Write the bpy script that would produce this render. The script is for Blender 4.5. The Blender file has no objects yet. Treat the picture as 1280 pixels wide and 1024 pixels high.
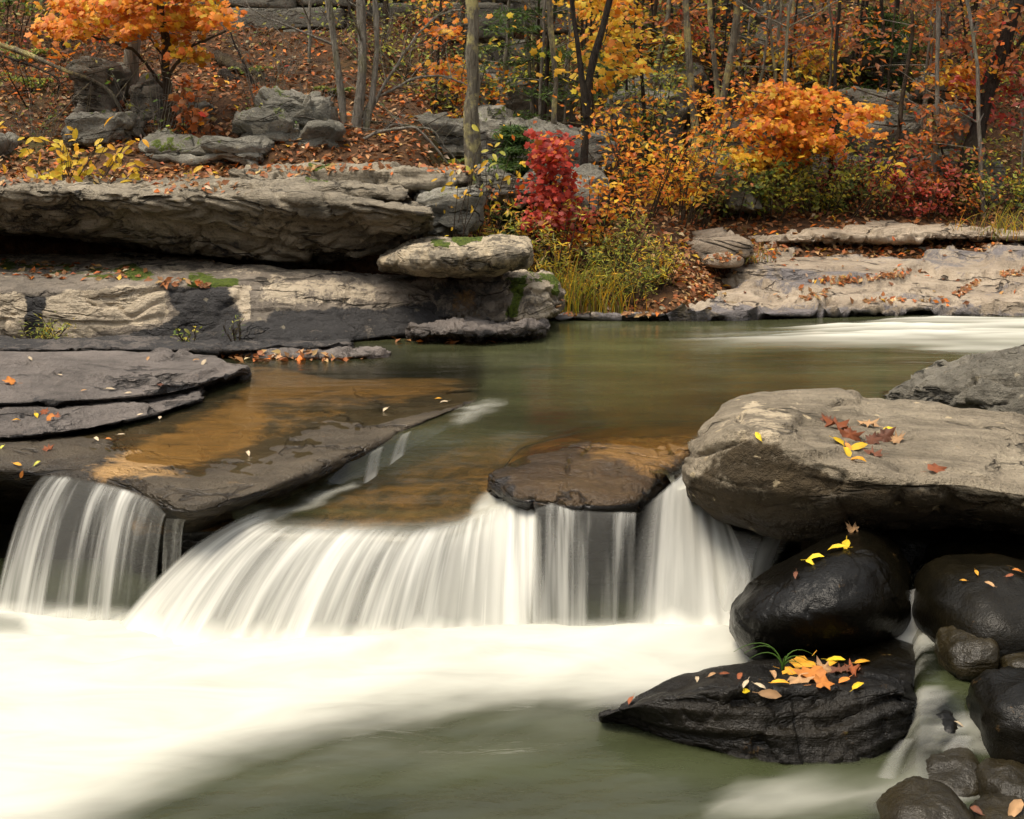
import bpy, math, random
import numpy as np
from mathutils import Vector

random.seed(7)
rng = np.random.default_rng(7)
SC = bpy.context.scene
COL = SC.collection

# ------------------------------------------------------------------ camera, sky, sun, exposure
CAM = np.array([0.0, 0.0, 1.2]); PITCH = math.radians(11.51); F = 1777.8
cd = bpy.data.cameras.new('camera'); cd.lens = 50; cd.sensor_width = 36; cd.clip_start = 0.05; cd.clip_end = 500
cam = bpy.data.objects.new('camera', cd); COL.objects.link(cam)
cam.location = CAM; cam.rotation_euler = (math.radians(90) - PITCH, 0, 0); SC.camera = cam
SUN_EL, SUN_AZ = math.radians(70), math.radians(250)      # azimuth clockwise from +Y
w = bpy.data.worlds.new('World'); SC.world = w; w.use_nodes = True
nt = w.node_tree; bg = nt.nodes['Background']; bg.inputs[1].default_value = 0.15
sk = nt.nodes.new('ShaderNodeTexSky'); sk.sky_type = 'NISHITA'; sk.sun_disc = False
sk.sun_elevation = SUN_EL; sk.sun_rotation = SUN_AZ; sk.dust_density = 4.0; sk.ozone_density = 0.6
hs = nt.nodes.new('ShaderNodeHueSaturation'); hs.inputs['Saturation'].default_value = 0.14
nt.links.new(sk.outputs[0], hs.inputs['Color']); nt.links.new(hs.outputs[0], bg.inputs[0])
sl = bpy.data.lights.new('sun', 'SUN'); sl.energy = 1.5; sl.angle = math.radians(24); sl.color = (1.0, 0.84, 0.62)
so = bpy.data.objects.new('sun', sl); COL.objects.link(so)
sdir = Vector((math.sin(SUN_AZ) * math.cos(SUN_EL), math.cos(SUN_AZ) * math.cos(SUN_EL), math.sin(SUN_EL)))
so.rotation_euler = sdir.to_track_quat('Z', 'Y').to_euler(); so.location = (0, 0, 12)
vs = SC.view_settings; vs.view_transform = 'Standard'; vs.look = 'None'; vs.gamma = 1.0; vs.exposure = 0.8
SC.render.engine = 'CYCLES'; SC.cycles.use_denoising = True; SC.cycles.adaptive_threshold = 0.015; SC.cycles.max_bounces = 4; SC.cycles.diffuse_bounces = 2; SC.cycles.glossy_bounces = 2
SC.cycles.transparent_max_bounces = 8; SC.cycles.caustics_reflective = False; SC.cycles.caustics_refractive = False

# ------------------------------------------------------------------ projection helpers
SN, CS = math.sin(PITCH), math.cos(PITCH)
def ray(u, v):
    xr = (np.asarray(u, float) - 640) / F; yr = (512 - np.asarray(v, float)) / F
    return np.stack([xr + 0 * yr, CS + yr * SN + 0 * xr, -SN + yr * CS + 0 * xr], -1)
def PY(u, v, Y):
    d = ray(u, v); return CAM + d * (np.asarray(Y, float) / d[..., 1])[..., None]
def PZ(u, v, z):
    d = ray(u, v); return CAM + d * ((np.asarray(z, float) - CAM[2]) / d[..., 2])[..., None]
def proj(p):
    q = np.asarray(p) - CAM
    fw = q[..., 1] * CS - q[..., 2] * SN; up = q[..., 1] * SN + q[..., 2] * CS
    return 640 + F * q[..., 0] / fw, 512 - F * up / fw

# ------------------------------------------------------------------ noise
_perm = np.random.default_rng(3).permutation(256); _perm = np.concatenate([_perm, _perm, _perm])
_grad = np.random.default_rng(4).normal(size=(256, 3)); _grad /= np.linalg.norm(_grad, axis=1)[:, None]
def pn(p):
    p = np.asarray(p, float); i = np.floor(p).astype(int); f = p - i; i &= 255
    s = f * f * f * (f * (f * 6 - 15) + 10)
    def g(a, b, c):
        h = _perm[_perm[_perm[(i[..., 0] + a) & 255] + ((i[..., 1] + b) & 255)] + ((i[..., 2] + c) & 255)]
        return (_grad[h] * (f - np.array([a, b, c]))).sum(-1)
    x, y, z = s[..., 0], s[..., 1], s[..., 2]
    L = lambda a, b, t: a + (b - a) * t
    return 1.5 * L(L(L(g(0,0,0), g(1,0,0), x), L(g(0,1,0), g(1,1,0), x), y), L(L(g(0,0,1), g(1,0,1), x), L(g(0,1,1), g(1,1,1), x), y), z)
def fbm(p, o=4, r=0.5):
    p = np.asarray(p, float); a = 1.0; t = 0; 
    for k in range(o):
        t = t + a * pn(p * 2 ** k + 17.3 * k); a *= r
    return t
def cells(p, seed=0):
    """tilted facet per random cell: chips and broken faces"""
    p = np.asarray(p, float); i0 = np.floor(p).astype(int); best = np.full(p.shape[:-1], 9.0); sec = best.copy(); val = np.zeros(p.shape[:-1])
    for a in (-1, 0, 1):
        for b in (-1, 0, 1):
            for c in (-1, 0, 1):
                q = i0 + np.array([a, b, c]); h = _perm[(_perm[(_perm[(q[..., 0] + seed) & 255] + q[..., 1]) & 255] + q[..., 2]) & 255]
                g = _grad[h]; d = p - (q + 0.5 + 0.45 * _grad[(h * 7 + 3) & 255]); r = (d * d).sum(-1); v = (d * g).sum(-1) + 0.35 * g[..., 0]
                m = r < best; sec = np.where(m, best, np.minimum(sec, r)); val = np.where(m, v, val); best = np.where(m, r, best)
    return val, np.sqrt(sec) - np.sqrt(best)
def sstep(x, a, b):
    t = np.clip((x - a) / (b - a), 0, 1); return t * t * (3 - 2 * t)
def polymask(u, v, poly, soft=6):
    """signed soft mask of a polygon (1 inside)"""
    P = np.asarray(poly, float); u = np.asarray(u, float); v = np.asarray(v, float)
    ins = np.zeros(u.shape, bool); d2 = np.full(u.shape, 1e18)
    for k in range(len(P)):
        (x0, y0), (x1, y1) = P[k], P[(k + 1) % len(P)]
        ins ^= ((y0 > v) != (y1 > v)) & (u < (x1 - x0) * (v - y0) / ((y1 - y0) + 1e-12) + x0)
        t = np.clip(((u - x0) * (x1 - x0) + (v - y0) * (y1 - y0)) / ((x1 - x0) ** 2 + (y1 - y0) ** 2 + 1e-9), 0, 1)
        d2 = np.minimum(d2, (u - x0 - t * (x1 - x0)) ** 2 + (v - y0 - t * (y1 - y0)) ** 2)
    d = np.sqrt(d2); d = np.where(ins, d, -d)
    return sstep(d, -soft, soft)

# ------------------------------------------------------------------ objects
def tag(o, label=None, cat=None, group=None, kind=None):
    if label: o['label'] = label
    if cat: o['category'] = cat
    if group: o['group'] = group
    if kind: o['kind'] = kind
    return o
def mesh_data(name, V, faces, mat, attrs=None, colors=None, smooth=True):
    """faces: list of arrays (n,3) / (n,4)"""
    me = bpy.data.meshes.new(name); V = np.asarray(V, np.float32)
    me.vertices.add(len(V)); me.vertices.foreach_set('co', V.ravel())
    faces = [np.asarray(f, np.int32) for f in faces if len(f)]
    idx = np.concatenate([f.ravel() for f in faces]); cnt = np.concatenate([np.full(len(f), f.shape[1], np.int32) for f in faces])
    me.loops.add(len(idx)); me.loops.foreach_set('vertex_index', idx)
    me.polygons.add(len(cnt)); st = np.concatenate([[0], np.cumsum(cnt)[:-1]]).astype(np.int32)
    me.polygons.foreach_set('loop_start', st); me.polygons.foreach_set('use_smooth', np.full(len(cnt), smooth, bool))
    for k, a in (attrs or {}).items():
        me.attributes.new(k, 'FLOAT', 'POINT').data.foreach_set('value', np.asarray(a, np.float32).ravel())
    if colors is not None:
        c = np.ones((len(V), 4), np.float32); c[:, :3] = colors
        me.attributes.new('Col', 'FLOAT_COLOR', 'POINT').data.foreach_set('color', c.ravel())
    me.materials.append(mat); me.update(calc_edges=True); me.validate(); return me
def link(name, me, parent=None, loc=None):
    o = bpy.data.objects.new(name, me); COL.objects.link(o)
    if parent is not None: o.parent = parent
    if loc is not None: o.location = loc
    return o
def mobj(name, V, faces, mat, parent=None, origin=None, **kw):
    """world-space vertices; origin at the base of the thing, or in its parent's frame"""
    V = np.asarray(V, float)
    if parent is not None: off = np.array(parent.location)
    elif origin is not None: off = np.asarray(origin, float)
    else: off = np.array([V[:, 0].mean(), V[:, 1].mean(), V[:, 2].min()])
    o = link(name, mesh_data(name, V - off, faces, mat, **kw), parent)
    if parent is None: o.location = off
    return o
def empty(name, loc, label=None, cat=None, group=None):
    o = bpy.data.objects.new(name, None); COL.objects.link(o); o.location = loc; o.empty_display_size = 0.1
    return tag(o, label, cat, group)

# ------------------------------------------------------------------ materials
class NT:
    def __init__(s, name):
        s.m = bpy.data.materials.new(name); s.m.use_nodes = True; s.t = s.m.node_tree; s.t.nodes.clear()
        s.out = s.t.nodes.new('ShaderNodeOutputMaterial')
    def n(s, typ, **kw):
        nd = s.t.nodes.new('ShaderNode' + typ)
        for k, v in kw.items():
            if hasattr(nd, k): setattr(nd, k, v)
            else: s.set(nd, k, v)
        return nd
    def set(s, nd, k, v):
        i = nd.inputs[k]
        if hasattr(v, 'is_output'): s.t.links.new(v, i)
        else: i.default_value = (*v, 1) if (isinstance(v, tuple) and len(v) == 3 and i.type == 'RGBA') else v
    def noise(s, vec, scale, detail=4, rough=0.55, dist=0.0):
        nd = s.n('TexNoise'); s.set(nd, 'Vector', vec); s.set(nd, 'Scale', scale); s.set(nd, 'Detail', detail); s.set(nd, 'Roughness', rough); s.set(nd, 'Distortion', dist)
        return nd.outputs['Fac']
    def map(s, vec, scale=(1,1,1), rot=(0,0,0), loc=(0,0,0)):
        nd = s.n('Mapping'); s.set(nd, 'Vector', vec); nd.inputs['Scale'].default_value = scale; nd.inputs['Rotation'].default_value = rot; nd.inputs['Location'].default_value = loc
        return nd.outputs[0]
    def ramp(s, fac, stops, interp='LINEAR'):
        nd = s.n('ValToRGB'); cr = nd.color_ramp; cr.interpolation = interp
        while len(cr.elements) < len(stops): cr.elements.new(0.5)
        for e, (p, c) in zip(cr.elements, stops):
            e.position = p; e.color = (*c, 1) if isinstance(c, tuple) else (c, c, c, 1)
        s.t.links.new(fac, nd.inputs[0]); return nd.outputs[0]
    def mix(s, a, b, fac, mode='MIX'):
        nd = s.n('MixRGB'); nd.blend_type = mode; s.set(nd, 'Fac', fac); s.set(nd, 'Color1', a); s.set(nd, 'Color2', b); return nd.outputs[0]
    def math(s, op, a, b=None, clamp=False):
        nd = s.n('Math'); nd.operation = op; nd.use_clamp = clamp; s.set(nd, 0, a)
        if b is not None: s.set(nd, 1, b)
        return nd.outputs[0]
    def attr(s, name, out='Fac'):
        nd = s.n('Attribute'); nd.attribute_name = name; return nd.outputs[out]
    def bump(s, h, strength, dist, normal=None):
        nd = s.n('Bump'); s.set(nd, 'Height', h); s.set(nd, 'Strength', strength); s.set(nd, 'Distance', dist)
        if normal is not None: s.set(nd, 'Normal', normal)
        return nd.outputs[0]
    def surf(s, sh): s.t.links.new(sh, s.out.inputs['Surface']); return s.m

def rock_mat(name, dark, mid, light, lichen=(0.42,0.36,0.24), lich=0.5, rough=0.85, strata=9.0, cream=(0.50,0.41,0.28), stain_shade=(0.035,0.033,0.032), tilt=0.0, spec=0.3, bump=1.0, tan=(0.30,0.17,0.06), cracks=0.8, wetr=0.27, sy=0.7):
    N = NT(name); g = N.n('NewGeometry').outputs['Position']
    n1 = N.noise(g, 1.7, 5, 0.62); n2 = N.noise(g, 9, 5, 0.68); n3 = N.noise(g, 55, 4, 0.75)
    st = N.noise(N.map(g, (0.7, sy, strata), (tilt, 0, 0.06)), 1.6, 5, 0.66, 0.3)
    f = N.math('ADD', N.math('MULTIPLY', n1, 0.55), N.math('MULTIPLY', st, 0.45))
    c = N.ramp(f, [(0.33, dark), (0.48, mid), (0.66, light)])
    c = N.mix(c, N.ramp(n2, [(0.28, 0.45), (0.5, 1.0), (0.75, 1.3)]), 0.6, 'MULTIPLY')
    c = N.mix(c, N.ramp(n3, [(0.3, 0.6), (0.55, 1.0), (0.8, 1.35)]), 0.45, 'MULTIPLY')
    ln = N.math('ABSOLUTE', N.math('SUBTRACT', N.noise(N.map(g, (0.8, 0.8, 2.6), (tilt, 0, 0.4)), 1.5, 5, 0.55, 0.4), 0.5))
    line = N.ramp(ln, [(0.0, 1.0), (0.006, 0.75), (0.016, 0.0)])
    line = N.math('MULTIPLY', line, N.ramp(N.noise(g, 2.2, 3), [(0.42, 0.0), (0.55, 1.0)]))
    pit = N.ramp(N.noise(g, 120, 3, 0.6), [(0.30, 1.0), (0.38, 0.0)])
    c = N.mix(c, tuple(x * 0.22 for x in dark), N.math('MULTIPLY', line, cracks))
    c = N.mix(c, tuple(x * 0.5 for x in dark), N.math('MULTIPLY', pit, 0.6))
    edge = N.math('ADD', N.math('MULTIPLY', n2, 0.7), N.math('MULTIPLY', n3, 0.3))     # breaks up the mask edges
    def msk(a, lo=0.42, hi=0.58):
        return N.ramp(N.math('ADD', N.attr(a), N.math('MULTIPLY', N.math('SUBTRACT', edge, 0.5), 2.4)), [(lo, 0.0), (hi, 1.0)])
    crc = N.mix(cream, N.ramp(n2, [(0.3, 0.6), (0.7, 1.15)]), 0.55, 'MULTIPLY')
    c = N.mix(c, crc, msk('cream'))
    stc = N.mix(stain_shade, N.ramp(n2, [(0.3, 0.6), (0.7, 1.8)]), 0.8, 'MULTIPLY')
    c = N.mix(c, stc, msk('stain_shade', 0.38, 0.64))  # one dark mask for real stains and for shade put into the colour
    tnc = N.mix(tan, N.ramp(n2, [(0.3, 0.7), (0.7, 1.15)]), 0.6, 'MULTIPLY')
    c = N.mix(c, tnc, msk('tan', 0.3, 0.7))
    vo = N.n('TexVoronoi'); N.set(vo, 'Vector', N.map(g, (1, 1, 1))); N.set(vo, 'Scale', 11.0); N.set(vo, 'Randomness', 1.0)
    lm = N.ramp(N.math('ADD', vo.outputs['Distance'], N.math('MULTIPLY', n3, 0.5)), [(0.36, 1.0), (0.42, 0.0)])
    lm = N.math('MULTIPLY', lm, N.ramp(N.noise(g, 2.6, 5), [(0.42, 0.0), (0.54, 1.0)]))
    c = N.mix(c, lichen, N.math('MULTIPLY', lm, N.math('MULTIPLY', lich, N.attr('dry')), True))
    mc = N.mix((0.035, 0.055, 0.008), (0.13, 0.17, 0.015), N.ramp(n3, [(0.35, 0.0), (0.7, 1.0)]))
    c = N.mix(c, mc, msk('moss', 0.4, 0.5))
    wet = N.attr('wet')
    c = N.mix(c, N.mix(c, (0.45, 0.42, 0.4), 1.0, 'MULTIPLY'), wet)
    h = N.math('ADD', N.math('MULTIPLY', st, 0.7), N.math('ADD', N.math('MULTIPLY', n2, 0.8), N.math('MULTIPLY', n3, 0.35)))
    h = N.math('SUBTRACT', h, N.math('MULTIPLY', line, 0.8 * cracks)); h = N.math('SUBTRACT', h, N.math('MULTIPLY', pit, 0.15))
    nm = N.bump(h, 1.0 * bump, 0.05)
    b = N.n('BsdfPrincipled'); N.set(b, 'Base Color', c); N.set(b, 'Normal', nm); b.inputs['Specular IOR Level'].default_value = spec
    rr = N.math('SUBTRACT', rough, N.math('MULTIPLY', wet, rough - wetr)); N.set(b, 'Roughness', rr)
    return N.surf(b.outputs[0])

M = {}
M['ledge'] = rock_mat('ledge_sandstone', (0.08,0.070,0.050), (0.235,0.20,0.145), (0.42,0.36,0.265), lich=0.45, strata=11)
M['low'] = rock_mat('lower_ledge_sandstone', (0.10,0.088,0.072), (0.22,0.185,0.145), (0.33,0.275,0.21), lich=0.35, strata=7, cream=(0.52,0.43,0.31))
M['slab'] = rock_mat('grey_slab_stone', (0.075,0.065,0.058), (0.165,0.142,0.125), (0.24,0.205,0.18), lich=0.0, strata=6, rough=0.8)
M['shelf'] = rock_mat('wet_shelf_stone', (0.042,0.034,0.024), (0.095,0.076,0.05), (0.16,0.13,0.088), lich=0.0, rough=0.5, strata=6, tan=(0.50,0.30,0.115), wetr=0.2, bump=0.7)
M['mid'] = rock_mat('brown_wet_stone', (0.035,0.025,0.016), (0.10,0.066,0.034), (0.19,0.125,0.06), lich=0.0, rough=0.4, strata=6, wetr=.16, bump=.7, tan=(0.34,0.19,0.06))
M['boulder'] = rock_mat('boulder_sandstone', (0.105,0.086,0.057), (0.25,0.207,0.145), (0.385,0.325,0.23), lichen=(0.50,0.40,0.25), lich=0.95, strata=7, stain_shade=(0.045,0.032,0.016), sy=7.0)
M['wet'] = rock_mat('black_wet_stone', (0.0025,0.002,0.001), (0.006,0.005,0.0025), (0.018,0.014,0.006), lich=0.0, rough=0.4, strata=6, spec=0.2, bump=0.25, cracks=0.3, wetr=0.24)
M['wetgrain'] = rock_mat('black_grained_stone', (0.0025,0.002,0.0012), (0.007,0.0055,0.003), (0.022,0.017,0.009), lich=0.0, rough=0.6, strata=9, spec=0.25, bump=0.5, cracks=0.6, wetr=0.3)
M['cobble'] = rock_mat('olive_wet_stone', (0.011,0.009,0.004), (0.034,0.027,0.012), (0.085,0.066,0.03), lich=0.0, rough=0.45, strata=6, spec=0.3, bump=0.35, cracks=0.2, wetr=0.22)
M['ridged'] = rock_mat('ridged_grey_stone', (0.05,0.046,0.036), (0.135,0.122,0.095), (0.26,0.235,0.185), lich=0.5, strata=9, tilt=0.5)
M['bank'] = rock_mat('bank_sandstone', (0.20,0.155,0.11), (0.43,0.345,0.25), (0.58,0.48,0.36), lich=0.15, strata=4, rough=0.7, stain_shade=(0.15,0.135,0.13), cream=(0.50,0.38,0.24), cracks=1.0)
M['cliff'] = rock_mat('cliff_stone', (0.085,0.08,0.062), (0.20,0.188,0.152), (0.36,0.335,0.275), lich=0.4, strata=5)

def ground_mat():
    N = NT('forest_floor'); g = N.n('NewGeometry').outputs['Position']
    c = N.ramp(N.noise(g, 14, 8, 0.7), [(0.3, (0.02,0.012,0.007)), (0.5, (0.075,0.038,0.018)), (0.68, (0.16,0.08,0.033)), (0.85,(0.26,0.14,0.06))])
    c = N.mix(c, (0.05,0.06,0.015), N.ramp(N.noise(g, 0.9, 4), [(0.56, 0.0), (0.72, 0.55)]))
    sep = N.n('SeparateXYZ'); N.set(sep, 0, g)
    bed = N.ramp(N.noise(g, 3, 6), [(0.3, (0.03,0.026,0.014)), (0.7, (0.10,0.075,0.035))])
    z = N.math('ADD', sep.outputs[2], 0.5)
    c = N.mix(bed, c, N.ramp(z, [(0.42, 0.0), (0.5, 1.0)]))
    b = N.n('BsdfPrincipled'); N.set(b, 'Base Color', c); N.set(b, 'Roughness', 0.9); b.inputs['Specular IOR Level'].default_value = 0.2
    N.set(b, 'Normal', N.bump(N.noise(g, 30, 6, 0.7), 0.8, 0.03)); return N.surf(b.outputs[0])
M['ground'] = ground_mat()

def leaf_mat(name, trans=0.35, rough=0.5):
    N = NT(name); c = N.attr('Col', 'Color'); g = N.n('NewGeometry').outputs['Position']
    c = N.mix(c, N.ramp(N.noise(g, 60, 3), [(0.3, 0.72), (0.7, 1.15)]), 0.5, 'MULTIPLY')
    b = N.n('BsdfPrincipled'); N.set(b, 'Base Color', c); N.set(b, 'Roughness', rough); b.inputs['Specular IOR Level'].default_value = 0.3
    t = N.n('BsdfTranslucent'); N.set(t, 'Color', c)
    m = N.n('MixShader'); N.set(m, 0, trans); N.t.links.new(b.outputs[0], m.inputs[1]); N.t.links.new(t.outputs[0], m.inputs[2])
    return N.surf(m.outputs[0])
M['leaf'] = leaf_mat('living_leaf', .45); M['litter'] = leaf_mat('fallen_leaf_litter', 0.12, 0.6)

def bark_mat(name, a, b_, moss=(0.25,0.24,0.10), mamt=0.5, sc=1.0):
    N = NT(name); g = N.n('NewGeometry').outputs['Position']
    f = N.noise(N.map(g, (55*sc, 55*sc, 9*sc)), 1.0, 5, 0.7, .5)
    c = N.ramp(f, [(0.32, a), (0.68, b_)])
    c = N.mix(c, moss, N.math('MULTIPLY', N.ramp(N.noise(g, 5*sc, 7, 0.65), [(0.5, 0.0), (0.6, 1.0)]), mamt))
    b = N.n('BsdfPrincipled'); N.set(b, 'Base Color', c); N.set(b, 'Roughness', 0.9); b.inputs['Specular IOR Level'].default_value = 0.2
    N.set(b, 'Normal', N.bump(f, 1.0, 0.06)); return N.surf(b.outputs[0])
M['bark_grey'] = bark_mat('grey_bark', (0.13,0.115,0.092), (0.48,0.435,0.36))
M['bark_lichen'] = bark_mat('lichen_bark', (0.09,0.075,0.055), (0.32,0.285,0.21), (0.60,0.52,0.22), 0.9)
M['bark_brown'] = bark_mat('brown_bark', (0.035,0.025,0.018), (0.12,0.085,0.055), (0.18,0.15,0.07), 0.3)
M['bark_dark'] = bark_mat('dark_bark', (0.02,0.016,0.013), (0.075,0.058,0.045), (0.12,0.10,0.06), 0.25)

def pool_mat(name, deep, tint, foamc=(0.585,0.575,0.495), stretch=(1.2, 6.0, 1), rough=0.12, ripple=.2):
    """water: mirror by Fresnel; below it clear over shallow rock, murky where deep ('murk'), white where aerated ('foam')"""
    N = NT(name); g = N.n('NewGeometry').outputs['Position']
    wv = N.noise(N.map(g, stretch), 1.6, 5, 0.55, 0.6); wv2 = N.noise(N.map(g, (stretch[0]*4, stretch[1]*4, 1)), 1.6, 3)
    nm = N.bump(N.math('ADD', wv, N.math('MULTIPLY', wv2, 0.25)), ripple, 0.05)
    dc = N.mix(deep, N.ramp(N.noise(N.map(g, (0.9, 2.6, 1)), 1.1, 4), [(0.35, 0.65), (0.65, 1.35)]), 0.9, 'MULTIPLY')
    dif = N.n('BsdfDiffuse'); N.set(dif, 'Color', dc)
    tr = N.n('BsdfTransparent'); N.set(tr, 'Color', tint)
    m1 = N.n('MixShader'); N.set(m1, 0, N.attr('murk')); N.t.links.new(tr.outputs[0], m1.inputs[1]); N.t.links.new(dif.outputs[0], m1.inputs[2])
    gl = N.n('BsdfGlossy'); N.set(gl, 'Roughness', rough); N.set(gl, 'Normal', nm); N.set(gl, 'Color', (0.9,0.9,0.9))
    fr = N.n('Fresnel'); N.set(fr, 'IOR', 1.33); N.set(fr, 'Normal', nm)
    m2 = N.n('MixShader'); N.set(m2, 0, fr.outputs[0]); N.t.links.new(m1.outputs[0], m2.inputs[1]); N.t.links.new(gl.outputs[0], m2.inputs[2])
    fo = N.n('BsdfDiffuse'); N.set(fo, 'Color', N.mix(foamc, N.ramp(N.noise(N.map(g, (1.0, 3.2, 1), (0, 0, .5)), 1.8, 4, .6, .8), [(0.3, 0.80), (0.5, 0.97), (0.7, 1.06)]), 1.0, 'MULTIPLY'))
    m3 = N.n('MixShader'); N.set(m3, 0, N.attr('foam')); N.t.links.new(m2.outputs[0], m3.inputs[1]); N.t.links.new(fo.outputs[0], m3.inputs[2])
    return N.surf(m3.outputs[0])
M['pool'] = pool_mat('pool_water', (0.066,0.070,0.032), (0.90,0.85,0.68), ripple=.09)
M['plunge'] = pool_mat('plunge_water', (0.034,0.040,0.017), (0.75,0.75,0.60), stretch=(1.5, 3.0, 1), rough=0.2)

def fall_mat(name, col=(0.72,0.71,0.65), lo=0.36, hi=0.66, freq=26.0, floor=0.25, wb=.45):
    """falling water: white aerated strands ('across' in metres, 'along' 0-1) over clear gaps"""
    N = NT(name)
    cx = N.n('CombineXYZ'); N.set(cx, 0, N.attr('across')); N.set(cx, 1, N.attr('along'))
    a = N.noise(N.map(cx.outputs[0], (freq, 0.55, 1)), 1.0, 4, 0.55); b = N.noise(N.map(cx.outputs[0], (freq*0.23, 0.4, 1), (0,0,0), (3,7,0)), 1.0, 3, 0.5)
    f = N.math('ADD', N.math('MULTIPLY', a, 1 - wb), N.math('MULTIPLY', b, wb))
    op = N.ramp(f, [(lo, floor), (hi, 1.0)], 'EASE')
    op = N.math('MULTIPLY', op, N.attr('op'), True); op = N.math('MAXIMUM', op, N.attr('mist'))
    col = N.mix(col, (0.90, 0.885, 0.78), N.attr('mist'))
    d = N.n('BsdfDiffuse'); N.set(d, 'Color', col)
    tl = N.n('BsdfTranslucent'); N.set(tl, 'Color', col)
    md = N.n('MixShader'); N.set(md, 0, 0.25); N.t.links.new(d.outputs[0], md.inputs[1]); N.t.links.new(tl.outputs[0], md.inputs[2])
    t = N.n('BsdfTransparent'); N.set(t, 'Color', (0.97,0.97,0.96))
    m = N.n('MixShader'); N.set(m, 0, op); N.t.links.new(t.outputs[0], m.inputs[1]); N.t.links.new(md.outputs[0], m.inputs[2])
    return N.surf(m.outputs[0])
M['fall'] = fall_mat('falling_water', floor=0.22, lo=0.36, hi=0.64, freq=24.0)
M['strands'] = fall_mat('thin_falling_water', lo=0.43, hi=0.70, freq=30.0, floor=0.10, wb=.6)
M['silk'] = fall_mat('soft_falling_water', lo=0.30, hi=0.78, freq=9.0, floor=0.22)

# ------------------------------------------------------------------ rock lofts
ROCKS = []
def zc(v, z): return ('z', v, z)
def sec_pt(u, s):
    return PZ(u, s[1], s[2]) if s[0] == 'z' else PY(u, s[0], s[1])
def gsmooth(A, sig, axis=0, wrap=False):
    r = int(max(1, 3 * sig)); k = np.exp(-0.5 * (np.arange(-r, r + 1) / sig) ** 2); k /= k.sum()
    A = np.moveaxis(A, axis, 0); pad = np.pad(A, [(r, r)] + [(0, 0)] * (A.ndim - 1), mode='wrap' if wrap else 'reflect', **({} if wrap else {'reflect_type': 'odd'}))
    out = sum(k[j] * pad[j:j + A.shape[0]] for j in range(2 * r + 1)); return np.moveaxis(out, 0, axis)
def grid_faces(n, m, wrap=False):
    i = np.arange(n - 1)[:, None]; j = np.arange(m if wrap else m - 1)[None, :]; j2 = (j + 1) % m
    return np.stack([i * m + j, (i + 1) * m + j, (i + 1) * m + j2, i * m + j2], -1).reshape(-1, 4)
def grid_normals(G, wrap=False):
    du = np.gradient(G, axis=0)
    dv = (np.roll(G, -1, 1) - np.roll(G, 1, 1)) if wrap else np.gradient(G, axis=1)
    n = np.cross(du, dv); n /= np.linalg.norm(n, axis=-1, keepdims=True) + 1e-12; return n
def roughen(G, n, amp=0.02, freq=2.5, strata=0.0, sfreq=9.0, crack=0.0, cfreq=1.6, tilt=0.0, seed=0, chip=0.0, chfreq=None, flat=0.0, chcrack=0.6, terrace=None):
    p = G + seed * 7.77
    d = amp * fbm(p * freq, 7, 0.54)
    if chip:
        q = p * (chfreq or freq * 1.3) * np.array([1, 1, 2.0]); q = q + 0.35 * np.stack([pn(p * freq * 3), pn(p * freq * 3 + 9), pn(p * freq * 3 + 5)], -1)
        v1, e1 = cells(q, seed); v2, e2 = cells(q * 2.7 + 3, seed + 11)
        d = d + chip * (0.7 * v1 + 0.3 * v2) - chip * chcrack * np.exp(-(e1 / 0.06) ** 2)
    if strata:
        zz = G[..., 2] + tilt * G[..., 0] + 0.05 * fbm(p * 1.3, 3)
        q = np.stack([p[..., 0] * 0.5, p[..., 1] * 0.5, zz * sfreq], -1)
        lay = np.floor(q[..., 2]); fz = q[..., 2] - lay; q0 = np.stack([p[..., 0] * 1.1, p[..., 1] * 1.1, lay * 3.71], -1); q1 = q0 + np.array([0, 0, 3.71])
        s = pn(q0) * (1 - sstep(fz, 0.82, 1.0)) + pn(q1) * sstep(fz, 0.82, 1.0) + 0.4 * np.tanh(2.5 * pn(q * np.array([1, 1, 2.3]) + 9))
        s = s - 0.55 * np.exp(-((fz - 0.91) / 0.09) ** 2) * (pn(q0 * 1.7 + 5) > -0.1)
        d = d + strata * s * (1 - 0.75 * np.abs(n[..., 2]))
    if crack:
        c = np.abs(pn(p * cfreq * np.array([1, 1, 1.8]) + 31) + 0.25 * pn(p * cfreq * 4))
        d = d - crack * np.exp(-(c / 0.035) ** 2)
    G = G + n * (d * (1 - flat * sstep(n[..., 2], 0.6, 0.95)))[..., None]
    if terrace:
        h, st_ = terrace; zt = G[..., 2] + 0.9 * h * fbm(p * np.array([.9, .9, 0]), 4) + tilt * G[..., 0]; f = zt / h - np.floor(zt / h)
        G = G.copy(); G[..., 2] += st_ * h * (sstep(f, 0.72, 0.98) - f) * sstep(n[..., 2], .2, .6)
    return G
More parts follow.
